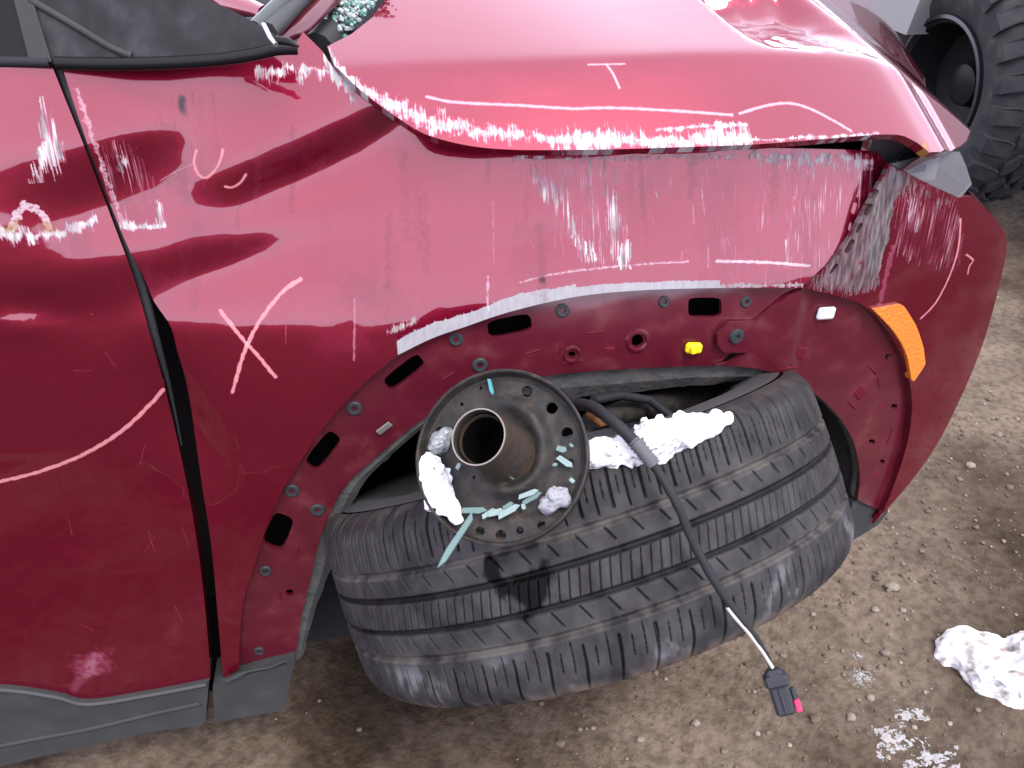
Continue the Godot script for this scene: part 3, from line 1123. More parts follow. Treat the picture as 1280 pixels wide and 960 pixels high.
	var b_front := curve([1112, 206, 1085, 255, 1052, 312, 1004, 360])
	var bl := hits(B, b_arch + b_sil + b_top + b_front)
	var slots := [px_ring(B, 1094, 243, 3, 7, 28, 10, 4.0), px_ring(B, 1085, 262, 3.5, 9, 28, 10, 4.0), px_ring(B, 1074, 285, 2.5, 7, 28, 10, 4.0), px_ring(B, 1062, 308, 3.5, 10, 30, 10, 4.0), px_ring(B, 1042, 336, 2.2, 8, 38, 10, 4.0)]
	var bg := sheet(B, bl, slots, 0.010, 0.006)
	var wrap := []
	for q in hits(B, b_sil):
		wrap.append(B.at(q))
	ribbon(wrap, [Vector3.ZERO, Vector3(0.012, 0, -0.03), Vector3(0.02, 0, -0.1), Vector3(0.02, 0, -0.9), Vector3(-0.1, 0, -1.4)], bg)
	var bc := canvas(B)
	scrape_bumper(bc)
	part("bumper_cover", bg, painted(bc), car, "red front bumper corner with grey scuffs")
	var W3 := func(a: float, b: float) -> float: return bumper_w(a, b) - 0.011 + 0.008 * (1.0 - smoothstep(0.02, 0.05, a))
	var B2 := BodySheet.new(bo, Vector3(0.985, 0, -0.17), Vector3(0.17, 0.04, 0.985), W3)
	var b_in := curve([896, 457, 930, 459, 965, 466, 1010, 486, 1045, 517, 1066, 550, 1075, 590, 1072, 625])
	var b_out := []
	for k in range(b_arch.size() - 2, -1, -2):
		b_out.append_array([b_arch[k], b_arch[k + 1]])
	var tab := [985, 370, 945, 402, 912, 404, 897, 418, 897, 432, 905, 441, 935, 441, 915, 452]
	var bhole := [px_ring(B2, 998, 441, 4.5, 4, -30, 8), px_ring(B2, 1110, 446, 4, 3.5, -40, 8), px_ring(B2, 1075, 491, 4.5, 4.5, 0, 8), px_ring(B2, 1118, 508, 4, 3.5, 0, 8), px_ring(B2, 1090, 552, 4, 3.5, 0, 8), px_ring(B2, 1103, 577, 3, 3, 0, 8)]
	var b2l := hits(B2, b_in + b_out + tab)
	var bf := part("bumper_flange", sheet(B2, b2l, bhole, 0.010, 0.005), M.flange, car)
	var bcr := []
	for q in hits(B, b_arch):
		bcr.append(B.at(q))
	part("trim_step", ribbon(bcr, [Vector3.ZERO, Vector3(-0.004, -0.003, -0.014)]), M.flange, bf)
	var rq := hit(B2, 920, 420)
	part("clip_insert", lathe(B2.at(rq), B2.normal(rq), [Vector2(0.010, -0.001), Vector2(0.010, 0.002), Vector2(0.0085, 0.004), Vector2(0.004, 0.004), Vector2(0.0035, 0.0015), Vector2(0, 0.001)], 20), M.insert, bf)
	var wq := hit(B2, 1030, 390)
	var wb := Basis(B2.x, B2.y, B2.z)
	part("white_clip", block(Vector3(0.027, 0.017, 0.008), Transform3D(wb * Basis(Vector3(0, 0, 1), -0.12), B2.at(wq) + B2.normal(wq) * 0.004), 0.003), mat(Color(0.38, 0.38, 0.38), 0.5), bf, "white plastic clip pushed into the bumper flange")
	for p in [[1028, 402, 30, 4, 0], [998, 441, 26, 18, 18], [985, 460, 34, 4, 5], [1090, 462, 30, 4, 42], [1075, 491, 22, 18, 45], [1064, 506, 26, 4, 45], [1098, 478, 4, 22, -20], [1098, 512, 24, 5, -35], [1112, 545, 6, 30, 10], [1092, 595, 24, 6, -20]]:
		var q := hit(B2, p[0], p[1])
		part("pressed_rib", block(Vector3(p[2] * 0.001, p[3] * 0.001, 0.004), Transform3D(wb * Basis(Vector3(0, 0, 1), -deg_to_rad(p[4])), B2.at(q) + B2.normal(q) * -0.0006), 0.0019), M.dull_red, bf)
	# --- amber marker
	var W4 := func(a: float, b: float) -> float: return bumper_w(a, b) + 0.002
	var B3 := BodySheet.new(bo, Vector3(0.985, 0, -0.17), Vector3(0.17, 0.04, 0.985), W4)
	var mk := hits(B3, curve([1091, 386, 1124, 380], 12) + curve([1127, 381, 1142, 405, 1152, 435, 1154, 452], 10) + curve([1153, 456, 1140, 475], 8) + curve([1137, 474, 1130, 440, 1114, 412, 1091, 388], 10))
	var am := mat(Color(0.42, 0.115, 0.002), 0.22)
	am.subsurf_scatter_enabled = true
	am.subsurf_scatter_strength = 0.2
	am.clearcoat_enabled = true
	am.heightmap_enabled = true
	am.heightmap_texture = noise_tex(256, 0.06, [], 77, FastNoiseLite.TYPE_CELLULAR, 1)
	am.heightmap_scale = 0.15
	am.uv1_triplanar = true
	am.uv1_scale = Vector3.ONE * 12.0
	part("side_marker", sheet(B3, mk, [], 0.006, 0.012, null, 0.004), am, car, "amber reflector set in the bumper corner")
	# --- headlight
	var W5 := func(a: float, b: float) -> float: return bumper_w(a, b) - 0.001
	var B4 := BodySheet.new(bo, Vector3(0.985, 0, -0.17), Vector3(0.17, 0.04, 0.985), W5)
	var hl := hits(B4, [1113, 205, 1145, 198, 1188, 189, 1200, 190, 1207, 206, 1215, 230, 1200, 248, 1165, 232])
	var hm := mat(Color(0.16, 0.165, 0.17), 0.45)
	hm.albedo_color.a = 0.42
	hm.transparency = BaseMaterial3D.TRANSPARENCY_ALPHA
	var head := part("headlight", sheet(B4, hl, [], 0.008, 0.004), hm, car, "scuffed clear headlight lens under the hood's nose")
	var hq := hit(B4, 1165, 212)
	part("reflector", block(Vector3(0.05, 0.03, 0.004), Transform3D(wb, B4.at(hq) - B4.z * 0.035), 0.002), M.black, head)
	part("lamp_housing", block(Vector3(0.12, 0.07, 0.004), Transform3D(wb, B4.at(hq) - B4.z * 0.05), 0.002), M.chrome, head)
	# --- hood
	var H := BodySheet.new(Vector3(0.10, 0.925, -0.045), Vector3(1, -0.05, 0), Vector3(0, cos(deg_to_rad(32)), sin(deg_to_rad(32))), hood_w)
	var h_low := curve([444, 107, 470, 128, 500, 149, 530, 167, 580, 181, 640, 187, 740, 187, 850, 184, 950, 180, 1050, 172, 1105, 168, 1130, 170, 1146, 178, 1162, 191])
	var h_nose := curve([1164, 190, 1190, 188, 1208, 176, 1212, 160, 1206, 137, 1190, 108, 1160, 74, 1128, 43])
	var hp := hits(H, h_low + h_nose)
	hp.append(Vector2(hp[-1].x - 0.02, 0.9))
	hp.append(Vector2(-0.12, 0.9))
	hp.append_array(hits(H, [481, 0, 465, 22, 440, 42, 409, 58, 418, 82]))
	var hg := sheet(H, hp, [], 0.006, 0.012)
	var noz := []
	for q in hits(H, h_nose):
		noz.append(H.at(q))
	ribbon(noz, [Vector3.ZERO, Vector3(0.004, -0.012, -0.02), Vector3(-0.02, -0.05, -0.05)], hg)
	var hc := canvas(H)
	hc.orm.fill(Color(1, 0.2, 0.42))   # less metallic than the other panels, to tone down the hood's sky reflection
	scrape_hood(hc)
	part("hood", hg, painted(hc), car, "red hood with a scraped white edge and chalk lines")
	# --- window corner, trims and pillar
	var G := BodySheet.new(Vector3(-0.2, 1.03, -0.06), Vector3.RIGHT, Vector3(0, sin(deg_to_rad(24)), cos(deg_to_rad(24))), func(_a: float, b: float) -> float: return -0.3 * b * b)
	var dusty := dirty(mat(Color.WHITE, 0.5), 0.3, [[0.0, Color(0.006, 0.006, 0.0065)], [0.45, Color(0.010, 0.010, 0.011)], [0.7, Color(0.018, 0.018, 0.019)], [1.0, Color(0.04, 0.04, 0.04)]], 51)
	var corner := part("window_corner", sheet(G, hits(G, [66, 76, 30, -20, 20, -60, 200, -60, 262, 0, 300, 18, 345, 44, 372, 60, 330, 66, 270, 72, 180, 76]), [], 0.012, 0.006), dusty, car, "dusty black triangular window corner")
	var rails := []
	for q in hits(G, curve([38, 0, 90, 30, 140, 60, 165, 70])):
		rails.append(G.at(q, 0.001))
	part("window_bead", tube(rails, [0.0035], 8), M.plastic, corner)
	part("window_glass", sheet(G, hits(G, [-260, 76, 36, 72, 18, 0, 6, -60, -260, -60]), [], 0.02, 0.004, null, -0.008), M.gloss, door)
	part("window_frame", sheet(G, hits(G, [38, 76, 66, 78, 24, -60, 4, -60]), [], 0.012, 0.008, null, 0.003), M.plastic, door)
	var sill := []
	for q in hits(G, [-200, 78, 0, 77, 62, 78]):
		sill.append(G.at(q))
	part("belt_moulding", tube(sill, [0.005], 8), M.rubber, door)
	var mol := []
	for q in hits(G, curve([70, 79, 130, 80, 200, 79, 270, 75, 320, 68, 345, 62, 372, 61])):
		mol.append(G.at(q, 0.001))
	part("lower_moulding", tube(mol, [0.006, 0.006, 0.006, 0.006], 10), M.gloss, corner)
	build_cowl(car)
	# --- cladding under the door, its end piece, and the bumper's lower lip
	var W6 := func(x: float, y: float) -> float:
		return side(x, y) + 0.008 - 3.2 * pow(maxf(0.0, 0.09 - y + 0.10 * x), 2.0) + 0.012 * exp(-pow((y - 0.085 - 0.1 * x) / 0.03, 2))
	var C := BodySheet.new(Vector3.ZERO, Vector3.RIGHT, Vector3.BACK, W6)
	var cl := hits(C, curve([261, 852, 190, 866, 110, 878, 70, 869, 0, 860, -100, 862]) + curve([-100, 985, 0, 958, 100, 935, 190, 915, 250, 908]) + [257, 902])
	var clad := part("door_cladding", sheet(C, cl, [], 0.010, 0.03), M.plastic, car)
	var edge_line := []
	for q in hits(C, curve([258, 855, 190, 868, 110, 880, 70, 871, 0, 862, -100, 864])):
		edge_line.append(C.at(q, 0.0005))
	part("edge_highlight", tube(edge_line, [0.0032], 8), mat(Color(0.036, 0.037, 0.037), 0.5), clad)  # slightly lighter tube added as the cladding's painted edge highlight
	var crease := []
	for q in hits(C, curve([250, 880, 190, 893, 110, 912, 40, 925, -60, 945])):
		crease.append(C.at(q, -0.0015))
	part("lower_fold", tube(crease, [0.004], 8), M.plastic, clad)
	var ce := hits(C, [266, 858, 282, 852, 330, 838, 368, 829, 366, 836, 356, 886, 350, 889, 300, 897, 268, 904])
	var cap := part("cladding_end", sheet(C, ce, [], 0.008, 0.05), M.plastic, car)
	var sp := []
	for q in hits(C, curve([284, 850, 310, 838, 340, 832, 358, 824, 362, 831])):
		sp.append(C.at(q, 0.002))
	part("broken_edge", tube(sp, [0.004, 0.003, 0.005, 0.002], 6), mat(Color(0.022, 0.025, 0.023), 0.6), cap)
	var W7 := func(a: float, b: float) -> float: return bumper_w(a, b) - 0.016
	var B5 := BodySheet.new(bo, Vector3(0.985, 0, -0.17), Vector3(0.17, 0.04, 0.985), W7)
	part("bumper_lip", sheet(B5, hits(B5, [1066, 628, 1086, 618, 1106, 605, 1110, 640, 1098, 656, 1062, 678, 1060, 650]), [], 0.008, 0.06), M.plastic, car)
	# --- wheel arch liner: from the arch edge inwards
	var arch := []
	for q in hits(A, in_rear):
		arch.append(A.at(q))
	for q in hits(B2, b_in.slice(4)):
		arch.append(B2.at(q))
	var L := Geo.new()
	var mid := Vector3(0.25, 0.42, 0)
	var rows := []
	for k in arch.size():
		var p: Vector3 = arch[k]
		var inw := (mid - p)
		inw.z = 0
		inw = inw.normalized()
		var f := float(k) / arch.size()
		var lipw := 0.016 + 0.030 * smoothstep(0.42, 0.55, f) * (1.0 - smoothstep(0.75, 0.82, f)) + 0.012 * smoothstep(0.4, 0.15, f) * smoothstep(0.0, 0.1, f)
		lipw *= 1.0 - 0.7 * smoothstep(0.78, 0.86, f)
		var bow := 0.003 * noise_c.get_noise_1d(k * 60.0)
		rows.append([p + Vector3(0, 0, -0.008), p + inw * (lipw * 0.55) + Vector3(0, 0, -0.006), p + inw * (lipw + bow) + Vector3(0, 0, -0.012), p + inw * (lipw + bow) + Vector3(0, 0, -0.016), p + inw * (lipw * 0.4) + Vector3(0, 0, -0.03), p + Vector3(0, 0, -0.12), p + inw * 0.02 + Vector3(0, 0, -0.45)])
	for j in 6:
		var base := L.v.size()
		for k in rows.size():
			var d: Vector3 = rows[k][j + 1] - rows[k][j]
			var e: Vector3 = rows[mini(k + 1, rows.size() - 1)][j] - rows[maxi(k - 1, 0)][j]
			var nn := e.cross(d).normalized()
			if nn.dot(EYE - (rows[k][j] as Vector3)) < 0:
				nn = -nn
			L.vert(rows[k][j], nn)
			L.vert(rows[k][j + 1], nn)
		for k in rows.size() - 1:
			L.quad(base + 2 * k, base + 2 * k + 1, base + 2 * k + 3, base + 2 * k + 2)
	part("arch_liner", L, M.liner, car)
	part("arch_back", block(Vector3(1.0, 0.99, 0.02), Transform3D(Basis(), Vector3(0.27, 0.44, -0.47)), 0.004), M.void, car)  # near-black wall, painting the deep shade inside the wheel arch
	part("gap_backing", block(Vector3(0.3, 0.2, 0.02), Transform3D(Basis(), Vector3(-0.35, 0.21, -0.06)), 0.004), M.void, car)  # near-black block added so the gap in the cladding reads as shade
	var behind := func(px: float, py: float, depth: float) -> Vector3: return EYE + ray(px, py) * depth
	part("control_arm", tube([behind.call(735, 528, 1.08), behind.call(790, 512, 1.12), behind.call(850, 500, 1.2), behind.call(940, 488, 1.3)], [0.012, 0.016, 0.02, 0.016], 10), M.steel, car)
	part("brake_hose", tube([behind.call(742, 500, 1.05), behind.call(775, 494, 1.08), behind.call(812, 500, 1.1), behind.call(838, 520, 1.1)], [0.006], 8), M.rubber, car)
	part("rusty_bolt", lathe(behind.call(752, 522, 1.0), Vector3(0.2, 0.3, 1), [Vector2(0.011, -0.02), Vector2(0.011, 0.004), Vector2(0.009, 0.006), Vector2(0.0, 0.006)], 6), mat(Color(0.10, 0.045, 0.015), 0.7), car)
	build_wheel(car)
	build_strut(car)
	build_cable(car)

func scrape_fender(c: Canvas) -> void:
	band(c, [318, 88, 350, 87, 400, 86, 428, 92, 446, 110], 0.004, 0.013, 0.62, PRIMER, 3)
	band(c, [404, 68, 414, 82, 430, 97, 446, 112], 0.012, 0.012, 0.8, PRIMER, 13)
	band(c, [640, 195, 740, 197, 850, 194, 960, 196], 0.003, 0.006, 0.42, PRIMER, 5)
	band(c, [940, 196, 1000, 197, 1050, 198, 1092, 202], 0.008, 0.016, 0.6, PRIMER, 8)
	streaks(c, [1000, 195, 1100, 196, 1085, 250, 1048, 306, 1005, 352, 975, 345, 990, 260], 0.26, PRIMER, 11, 0.5)
	streaks(c, [880, 200, 1020, 200, 1000, 350, 900, 340], 0.16, PRIMER, 12, 0.4, 0.7, 40)
	streaks(c, [658, 206, 678, 208, 700, 246, 746, 318, 742, 326, 728, 322, 712, 296, 672, 236], 0.47, PRIMER, 9, 0.6)
	streaks(c, [715, 290, 748, 320, 742, 328, 722, 316], 0.8, PRIMER, 9, 0.8)
	streaks(c, [742, 198, 768, 198, 790, 334, 748, 334, 690, 240, 680, 208], 0.34, PRIMER, 12, 0.4, 0.9, 70)
	streaks(c, [748, 200, 762, 200, 784, 332, 768, 332], 0.6, PRIMER, 11, 0.5, 0.95, 90)
	streaks(c, [772, 300, 788, 300, 790, 336, 774, 336], 0.8, PRIMER, 9, 0.8)
	streaks(c, [630, 210, 672, 206, 672, 218, 634, 222], 0.32, PRIMER, 6, 4)
	line(c, [650, 353, 700, 341, 790, 331, 860, 327], 0.0022, PRIMER, 0.8, 1.3)
	line(c, [896, 326, 960, 328, 1012, 332], 0.0036, PRIMER, 1.0, 0.5)
	band(c, [497, 438, 540, 416, 580, 403, 640, 383, 720, 366], 0.011, 0.016, 2.2, Color(0.80, 0.81, 0.82), 21, 0.08)
	band(c, [720, 366, 800, 360, 900, 357], 0.007, 0.009, 2.0, Color(0.80, 0.81, 0.82), 22, 0.08)
	band(c, [900, 358, 950, 357, 1004, 356], 0.004, 0.004, 0.6, Color(0.72, 0.71, 0.70), 23, 0.2)
	band(c, [484, 414, 505, 408, 520, 402], 0.007, 0.005, 0.6, Color(0.85, 0.83, 0.8), 24)
	line(c, [443, 374, 443, 405, 442, 450], 0.0026, Color(0.9, 0.75, 0.76), 0.7, 0.9)
	line(c, [357, 372, 357, 430], 0.0014, Color(0.8, 0.45, 0.5), 0.6, 0.9)
	line(c, [610, 345, 609, 370, 611, 388], 0.0026, PRIMER, 0.8, 1.1)
	line(c, [616, 250, 617, 330], 0.0012, PRIMER, 0.5, 1.4)
	band(c, [150, 284, 175, 284, 207, 282], 0.006, 0.003, 0.85, PRIMER, 31)
	streaks(c, [194, 250, 201, 252, 208, 284, 196, 285], 0.75, PRIMER, 9, 1)
	streaks(c, [118, 178, 160, 175, 196, 230, 190, 275, 158, 280, 150, 282, 130, 230], 0.30, Color(0.9, 0.78, 0.78), 10, 0.4, 0.8)
	line(c, [96, 112, 118, 180, 150, 270, 160, 284], 0.004, PRIMER, 0.7, 1.4)
	streaks(c, [148, 194, 158, 195, 154, 216, 146, 214], 0.7, PRIMER, 7, 2)
	streaks(c, [190, 120, 270, 112, 275, 215, 200, 220], 0.17, Color(0.62, 0.4, 0.44), 12, 0.3, 0.55, 11)
	line(c, [245, 188, 242, 203, 248, 218, 258, 222, 270, 210, 277, 194, 278, 187], 0.0028, CHALK, 0.9, 0.3, 4)
	line(c, [281, 233, 290, 234, 300, 228, 307, 218], 0.0026, CHALK, 0.9, 0.3, 4)
	line(c, [275, 388, 300, 420, 325, 448, 344, 471], 0.0043, CHALK, 0.95, 0.5)
	line(c, [375, 349, 350, 367, 322, 405, 305, 440, 290, 490], 0.0043, CHALK, 0.95, 0.5)
	for k in 34:
		smear(c, rng.randf_range(120, 1040), rng.randf_range(100, 420), rng.randf_range(20, 80), rng.randf_range(14, 60), rng.randf_range(-30, 30), Color(0.66, 0.5, 0.53) if rng.randf() < 0.7 else Color(0.25, 0.06, 0.1), rng.randf_range(0.03, 0.10))
	smear(c, 227, 131, 5, 12, 0, Color(0.15, 0.1, 0.11), 0.7)
	line(c, [200, 226, 215, 216, 240, 205], 0.0012, PRIMER, 0.6, 0.6)
	smear(c, 430, 430, 50, 26, 10, Color(0.5, 0.2, 0.25), 0.16)
	smear(c, 670, 320, 40, 60, 0, Color(0.5, 0.3, 0.34), 0.14)
	smear(c, 900, 270, 40, 90, 0, Color(0.5, 0.3, 0.34), 0.14)
	smear(c, 678, 350, 5, 5, 0, Color(0.3, 0.08, 0.03), 0.8)
	for k in 46:
		var x := rng.randf_range(200, 1030)
		var y := rng.randf_range(110, 320)
		line(c, [x, y, x + rng.randf_range(-4, 6), y + rng.randf_range(30, 110)], rng.randf_range(0.003, 0.012), Color(0.62, 0.5, 0.52) if rng.randf() < 0.6 else Color(0.2, 0.08, 0.1), rng.randf_range(0.04, 0.13), 1.3, 30)
	for k in 50:
		var x := rng.randf_range(640, 1050)
		var y := rng.randf_range(200, 330)
		line(c, [x, y, x + rng.randf_range(-3, 5), y + rng.randf_range(8, 45)], rng.randf_range(0.0007, 0.0014), PRIMER, rng.randf_range(0.25, 0.7), 1.2, 20)

func scrape_door(c: Canvas) -> void:
	streaks(c, [50, 120, 57, 122, 70, 160, 84, 196, 74, 206, 50, 228, 38, 228, 52, 192], 0.62, PRIMER, 9, 0.6)
	streaks(c, [48, 186, 58, 186, 50, 228, 36, 228], 0.9, PRIMER, 6, 0.8)
	band(c, [-40, 292, 0, 292, 40, 294, 78, 288, 122, 276], 0.007, 0.008, 0.78, PRIMER, 41)
	line(c, [14, 286, 28, 256, 46, 262, 60, 282], 0.007, PRIMER, 0.95, 1.0)
	smear(c, 14, 284, 14, 7, -20, Color(0.62, 0.42, 0.2), 0.6)
	smear(c, 56, 284, 16, 7, 10, Color(0.62, 0.42, 0.2), 0.5)
	line(c, [-20, 606, 40, 592, 100, 570, 150, 540, 185, 508, 204, 487], 0.0047, CHALK, 0.9, 0.4)
	smear(c, 116, 830, 40, 26, -30, Color(0.72, 0.52, 0.58), 0.75)
	smear(c, 100, 852, 34, 12, -50, Color(0.6, 0.42, 0.47), 0.5)
	smear(c, 218, 785, 12, 26, 30, Color(0.5, 0.24, 0.28), 0.4)
	smear(c, 100, 300, 14, 20, 0, Color(0.6, 0.4, 0.42), 0.5)
	for k in 26:
		smear(c, rng.randf_range(-30, 250), rng.randf_range(600, 860), rng.randf_range(14, 60), rng.randf_range(6, 24), rng.randf_range(-60, 60), Color(0.36, 0.16, 0.17), rng.randf_range(0.06, 0.16))
	for k in 14:
		var x := rng.randf_range(60, 250)
		var y := rng.randf_range(300, 820)
		line(c, [x, y, x + rng.randf_range(-30, 30), y + rng.randf_range(-10, 25)], 0.0008, Color(0.8, 0.5, 0.52), 0.5, 1.0, 14)

func scrape_hood(c: Canvas) -> void:
	band(c, [446, 108, 470, 119, 500, 136, 520, 146, 560, 158], 0.012, 0.014, 0.78, PRIMER, 51)
	band(c, [560, 158, 620, 166, 700, 173, 780, 175], 0.009, 0.011, 0.72, PRIMER, 52)
	band(c, [720, 176, 800, 176, 880, 175, 940, 174], 0.011, 0.010, 0.95, PRIMER, 53)
	band(c, [940, 175, 1000, 173, 1100, 167], 0.003, 0.004, 0.7, PRIMER, 54)
	band(c, [820, 162, 870, 158, 935, 156], 0.003, 0.003, 0.9, PRIMER, 55)
	band(c, [412, 66, 420, 84, 444, 104], 0.010, 0.010, 0.8, PRIMER, 56)
	line(c, [533, 121, 560, 127, 600, 130, 650, 132, 715, 136, 760, 135, 830, 138, 915, 144], 0.0034, Color(1, 0.83, 0.83), 0.95, 0.4)
	line(c, [925, 142, 955, 133, 985, 129, 1010, 135, 1040, 150, 1064, 164], 0.0034, Color(1, 0.83, 0.83), 0.95, 0.3)
	line(c, [735, 81, 781, 80], 0.0022, Color(1, 0.86, 0.86), 0.9, 0.4)
	line(c, [758, 81, 766, 92, 774, 110], 0.0028, Color(1, 0.86, 0.86), 0.95, 0.2)
	for k in 26:
		smear(c, rng.randf_range(460, 1120), rng.randf_range(5, 160), rng.randf_range(20, 90), rng.randf_range(8, 30), rng.randf_range(-15, 15), Color(0.7, 0.55, 0.58), rng.randf_range(0.03, 0.10))
	smear(c, 1156, 182, 7, 12, 30, Color(0.7, 0.6, 0.25), 0.8)

func scrape_bumper(c: Canvas) -> void:
	var grey := Color(0.50, 0.49, 0.485)
	streaks(c, [1112, 208, 1150, 228, 1128, 236, 1116, 262, 1108, 310, 1096, 350, 1085, 330, 1092, 270, 1078, 262, 1090, 240], 1.35, grey, 2.0, 4.0)
	streaks(c, [1078, 262, 1094, 262, 1092, 340, 1100, 362, 1070, 366, 1010, 358, 1040, 326], 1.15, grey, 2.0, 4.0, 0.85, 20)
	streaks(c, [1112, 208, 1165, 233, 1198, 250, 1190, 262, 1130, 240], 0.5, grey, 3, 3.0, 0.9, 30)
	streaks(c, [1118, 240, 1200, 262, 1206, 330, 1150, 330, 1120, 310], 0.34, Color(0.8, 0.7, 0.72), 11, 0.4, 0.85, 40)
	streaks(c, [1136, 240, 1150, 246, 1148, 290, 1134, 285], 0.55, Color(0.85, 0.8, 0.82), 9, 0.5)
	line(c, [1116, 310, 1108, 345, 1100, 380], 0.008, Color(0.72, 0.5, 0.58), 0.6, 1.0)
	line(c, [1201, 274, 1198, 310, 1187, 345, 1170, 378, 1151, 398], 0.0034, CHALK, 0.9, 0.3)
	line(c, [1208, 318, 1217, 325, 1212, 332, 1210, 342], 0.0026, CHALK, 0.9, 0.3, 4)
	for k in 24:
		smear(c, rng.randf_range(1110, 1240), rng.randf_range(400, 640), rng.randf_range(8, 40), rng.randf_range(6, 20), rng.randf_range(-60, 60), Color(0.45, 0.3, 0.28), rng.randf_range(0.08, 0.2))

func build_cowl(car: Node3D) -> void:
	# A-pillar foot, hinge and cowl behind the fender's torn corner
	var at := func(px: float, py: float, depth: float) -> Vector3: return EYE + ray(px, py) * depth
	var trim := mat(Color(0.035, 0.037, 0.037), 0.45)
	var pillar := part("pillar_trim", tube([at.call(318, 34, 0.86), at.call(352, 2, 0.9), at.call(420, -60, 0.98)], [0.007, 0.008, 0.009], 8), mat(Color(0.045, 0.05, 0.047), 0.4), car)
	part("pillar_seal", tube([at.call(334, 40, 0.87), at.call(368, 4, 0.92), at.call(430, -56, 1.0)], [0.011], 8), trim, pillar)
	part("hinge_arm", tube([at.call(340, 52, 0.9), at.call(372, 34, 0.92), at.call(404, 2, 0.96), at.call(425, -40, 1.0)], [0.013, 0.017, 0.019, 0.02], 10, null, Color.WHITE, 0.5), M.flange, car)
	part("cowl_trim", tube([at.call(398, 62, 0.96), at.call(418, 36, 0.99), at.call(436, 0, 1.02), at.call(450, -40, 1.05)], [0.02, 0.022, 0.02, 0.02], 10), mat(Color(0.03, 0.03, 0.031), 0.55), car)
	part("windshield_frame", tube([at.call(250, -20, 1.0), at.call(290, 6, 0.98), at.call(330, 18, 0.96)], [0.02, 0.016, 0.01], 8), M.red, car)
	part("cowl_panel", block(Vector3(0.5, 0.02, 0.5), Transform3D(Basis(Vector3.RIGHT, 0.2), Vector3(-0.2, 0.98, -0.42)), 0.004), M.black, car)
	var tip := part("bent_trim_tip", tube([at.call(329, 30, 0.80), at.call(338, 48, 0.795), at.call(345, 56, 0.79)], [0.0025], 6), M.chrome, car)
	part("trim_end", tube([at.call(345, 50, 0.795), at.call(360, 52, 0.795), at.call(373, 58, 0.79)], [0.004, 0.004, 0.0012], 8), M.gloss, tip)  # black glossy end of the bent trim

# ------------------------------------------------------------------ wheel that folded outwards
const HUB := Vector3(0.2552, 0.3833, -0.0324)
const AXLE := Vector3(-0.2068, 0.7998, -0.5636)
const TR := 0.345

func tyre_hit(px: float, py: float, r := TR) -> float:
	var ax := AXLE.normalized()
	var d := ray(px, py)
	var o := EYE - HUB
	var dp := d - ax * d.dot(ax)
	var op := o - ax * o.dot(ax)
	var A := dp.dot(dp)
	var B := 2 * dp.dot(op)
	var C := op.dot(op) - r * r
	var q := B * B - 4 * A * C
	return (-B - sqrt(maxf(q, 0))) / (2 * A)

func slot(x: float, half: float) -> float:   # 1 inside a slot, 0 outside
	return 1.0 - smoothstep(half * 0.7, half * 1.5, absf(x))

func rep(u: float, pitch: float) -> float:   # distance to the nearest repeat
	return u - pitch * round(u / pitch)

func tread(u: float, w: float) -> float:
	var d := 0.0
	var aw := absf(w)
	d = maxf(d, 0.0045 * slot(aw - 0.0487, 0.0026))
	d = maxf(d, 0.0055 * slot(aw - 0.0185, 0.0028))
	if w < -0.052:      # lower shoulder: long bowed slots with short cuts between
		var f := (-w - 0.052) / 0.06
		var b := u + 0.010 * f * f + 0.0015 * noise_a.get_noise_2d(floor(u / 0.038) * 900.0, 1.0)
		d = maxf(d, 0.0036 * slot(rep(b, 0.038), 0.0012) * smoothstep(0.14, 0.2, f))
		d = maxf(d, 0.0022 * slot(rep(b - 0.0127, 0.038), 0.0006) * smoothstep(0.2, 0.26, f) * (1.0 - smoothstep(0.55, 0.62, f)))
		d = maxf(d, 0.0022 * slot(rep(b - 0.0254, 0.038), 0.0006) * smoothstep(0.06, 0.1, f) * (1.0 - smoothstep(0.6, 0.7, f)))
	elif w > 0.052:     # upper shoulder
		var f := (w - 0.052) / 0.06
		var b := u - 0.006 * f * f
		d = maxf(d, 0.0036 * slot(rep(b, 0.034), 0.0012) * smoothstep(0.10, 0.15, f))
		d = maxf(d, 0.003 * slot(rep(b - 0.017, 0.034), 0.0008) * smoothstep(0.05, 0.1, f) * (1.0 - smoothstep(0.75, 0.85, f)))
		d = maxf(d, 0.0022 * slot(rep(b - 0.0085, 0.017), 0.0005) * smoothstep(0.3, 0.35, f) * (1.0 - smoothstep(0.6, 0.7, f)))
	elif aw > 0.0225:   # the ribs beside the middle: slanted cuts
		var s := signf(w)
		var f := (aw - 0.022) / 0.023
		var b := u * s + 0.55 * (aw - 0.022)
		d = maxf(d, 0.0030 * slot(rep(b, 0.030), 0.0009) * smoothstep(0.28, 0.36, f if s > 0 else 1.0 - f + 0.1))
	elif aw < 0.0148:   # middle rib: close fine cuts
		var b := u - 0.25 * w
		d = maxf(d, 0.0024 * slot(rep(b, 0.0108), 0.00055))
	return d

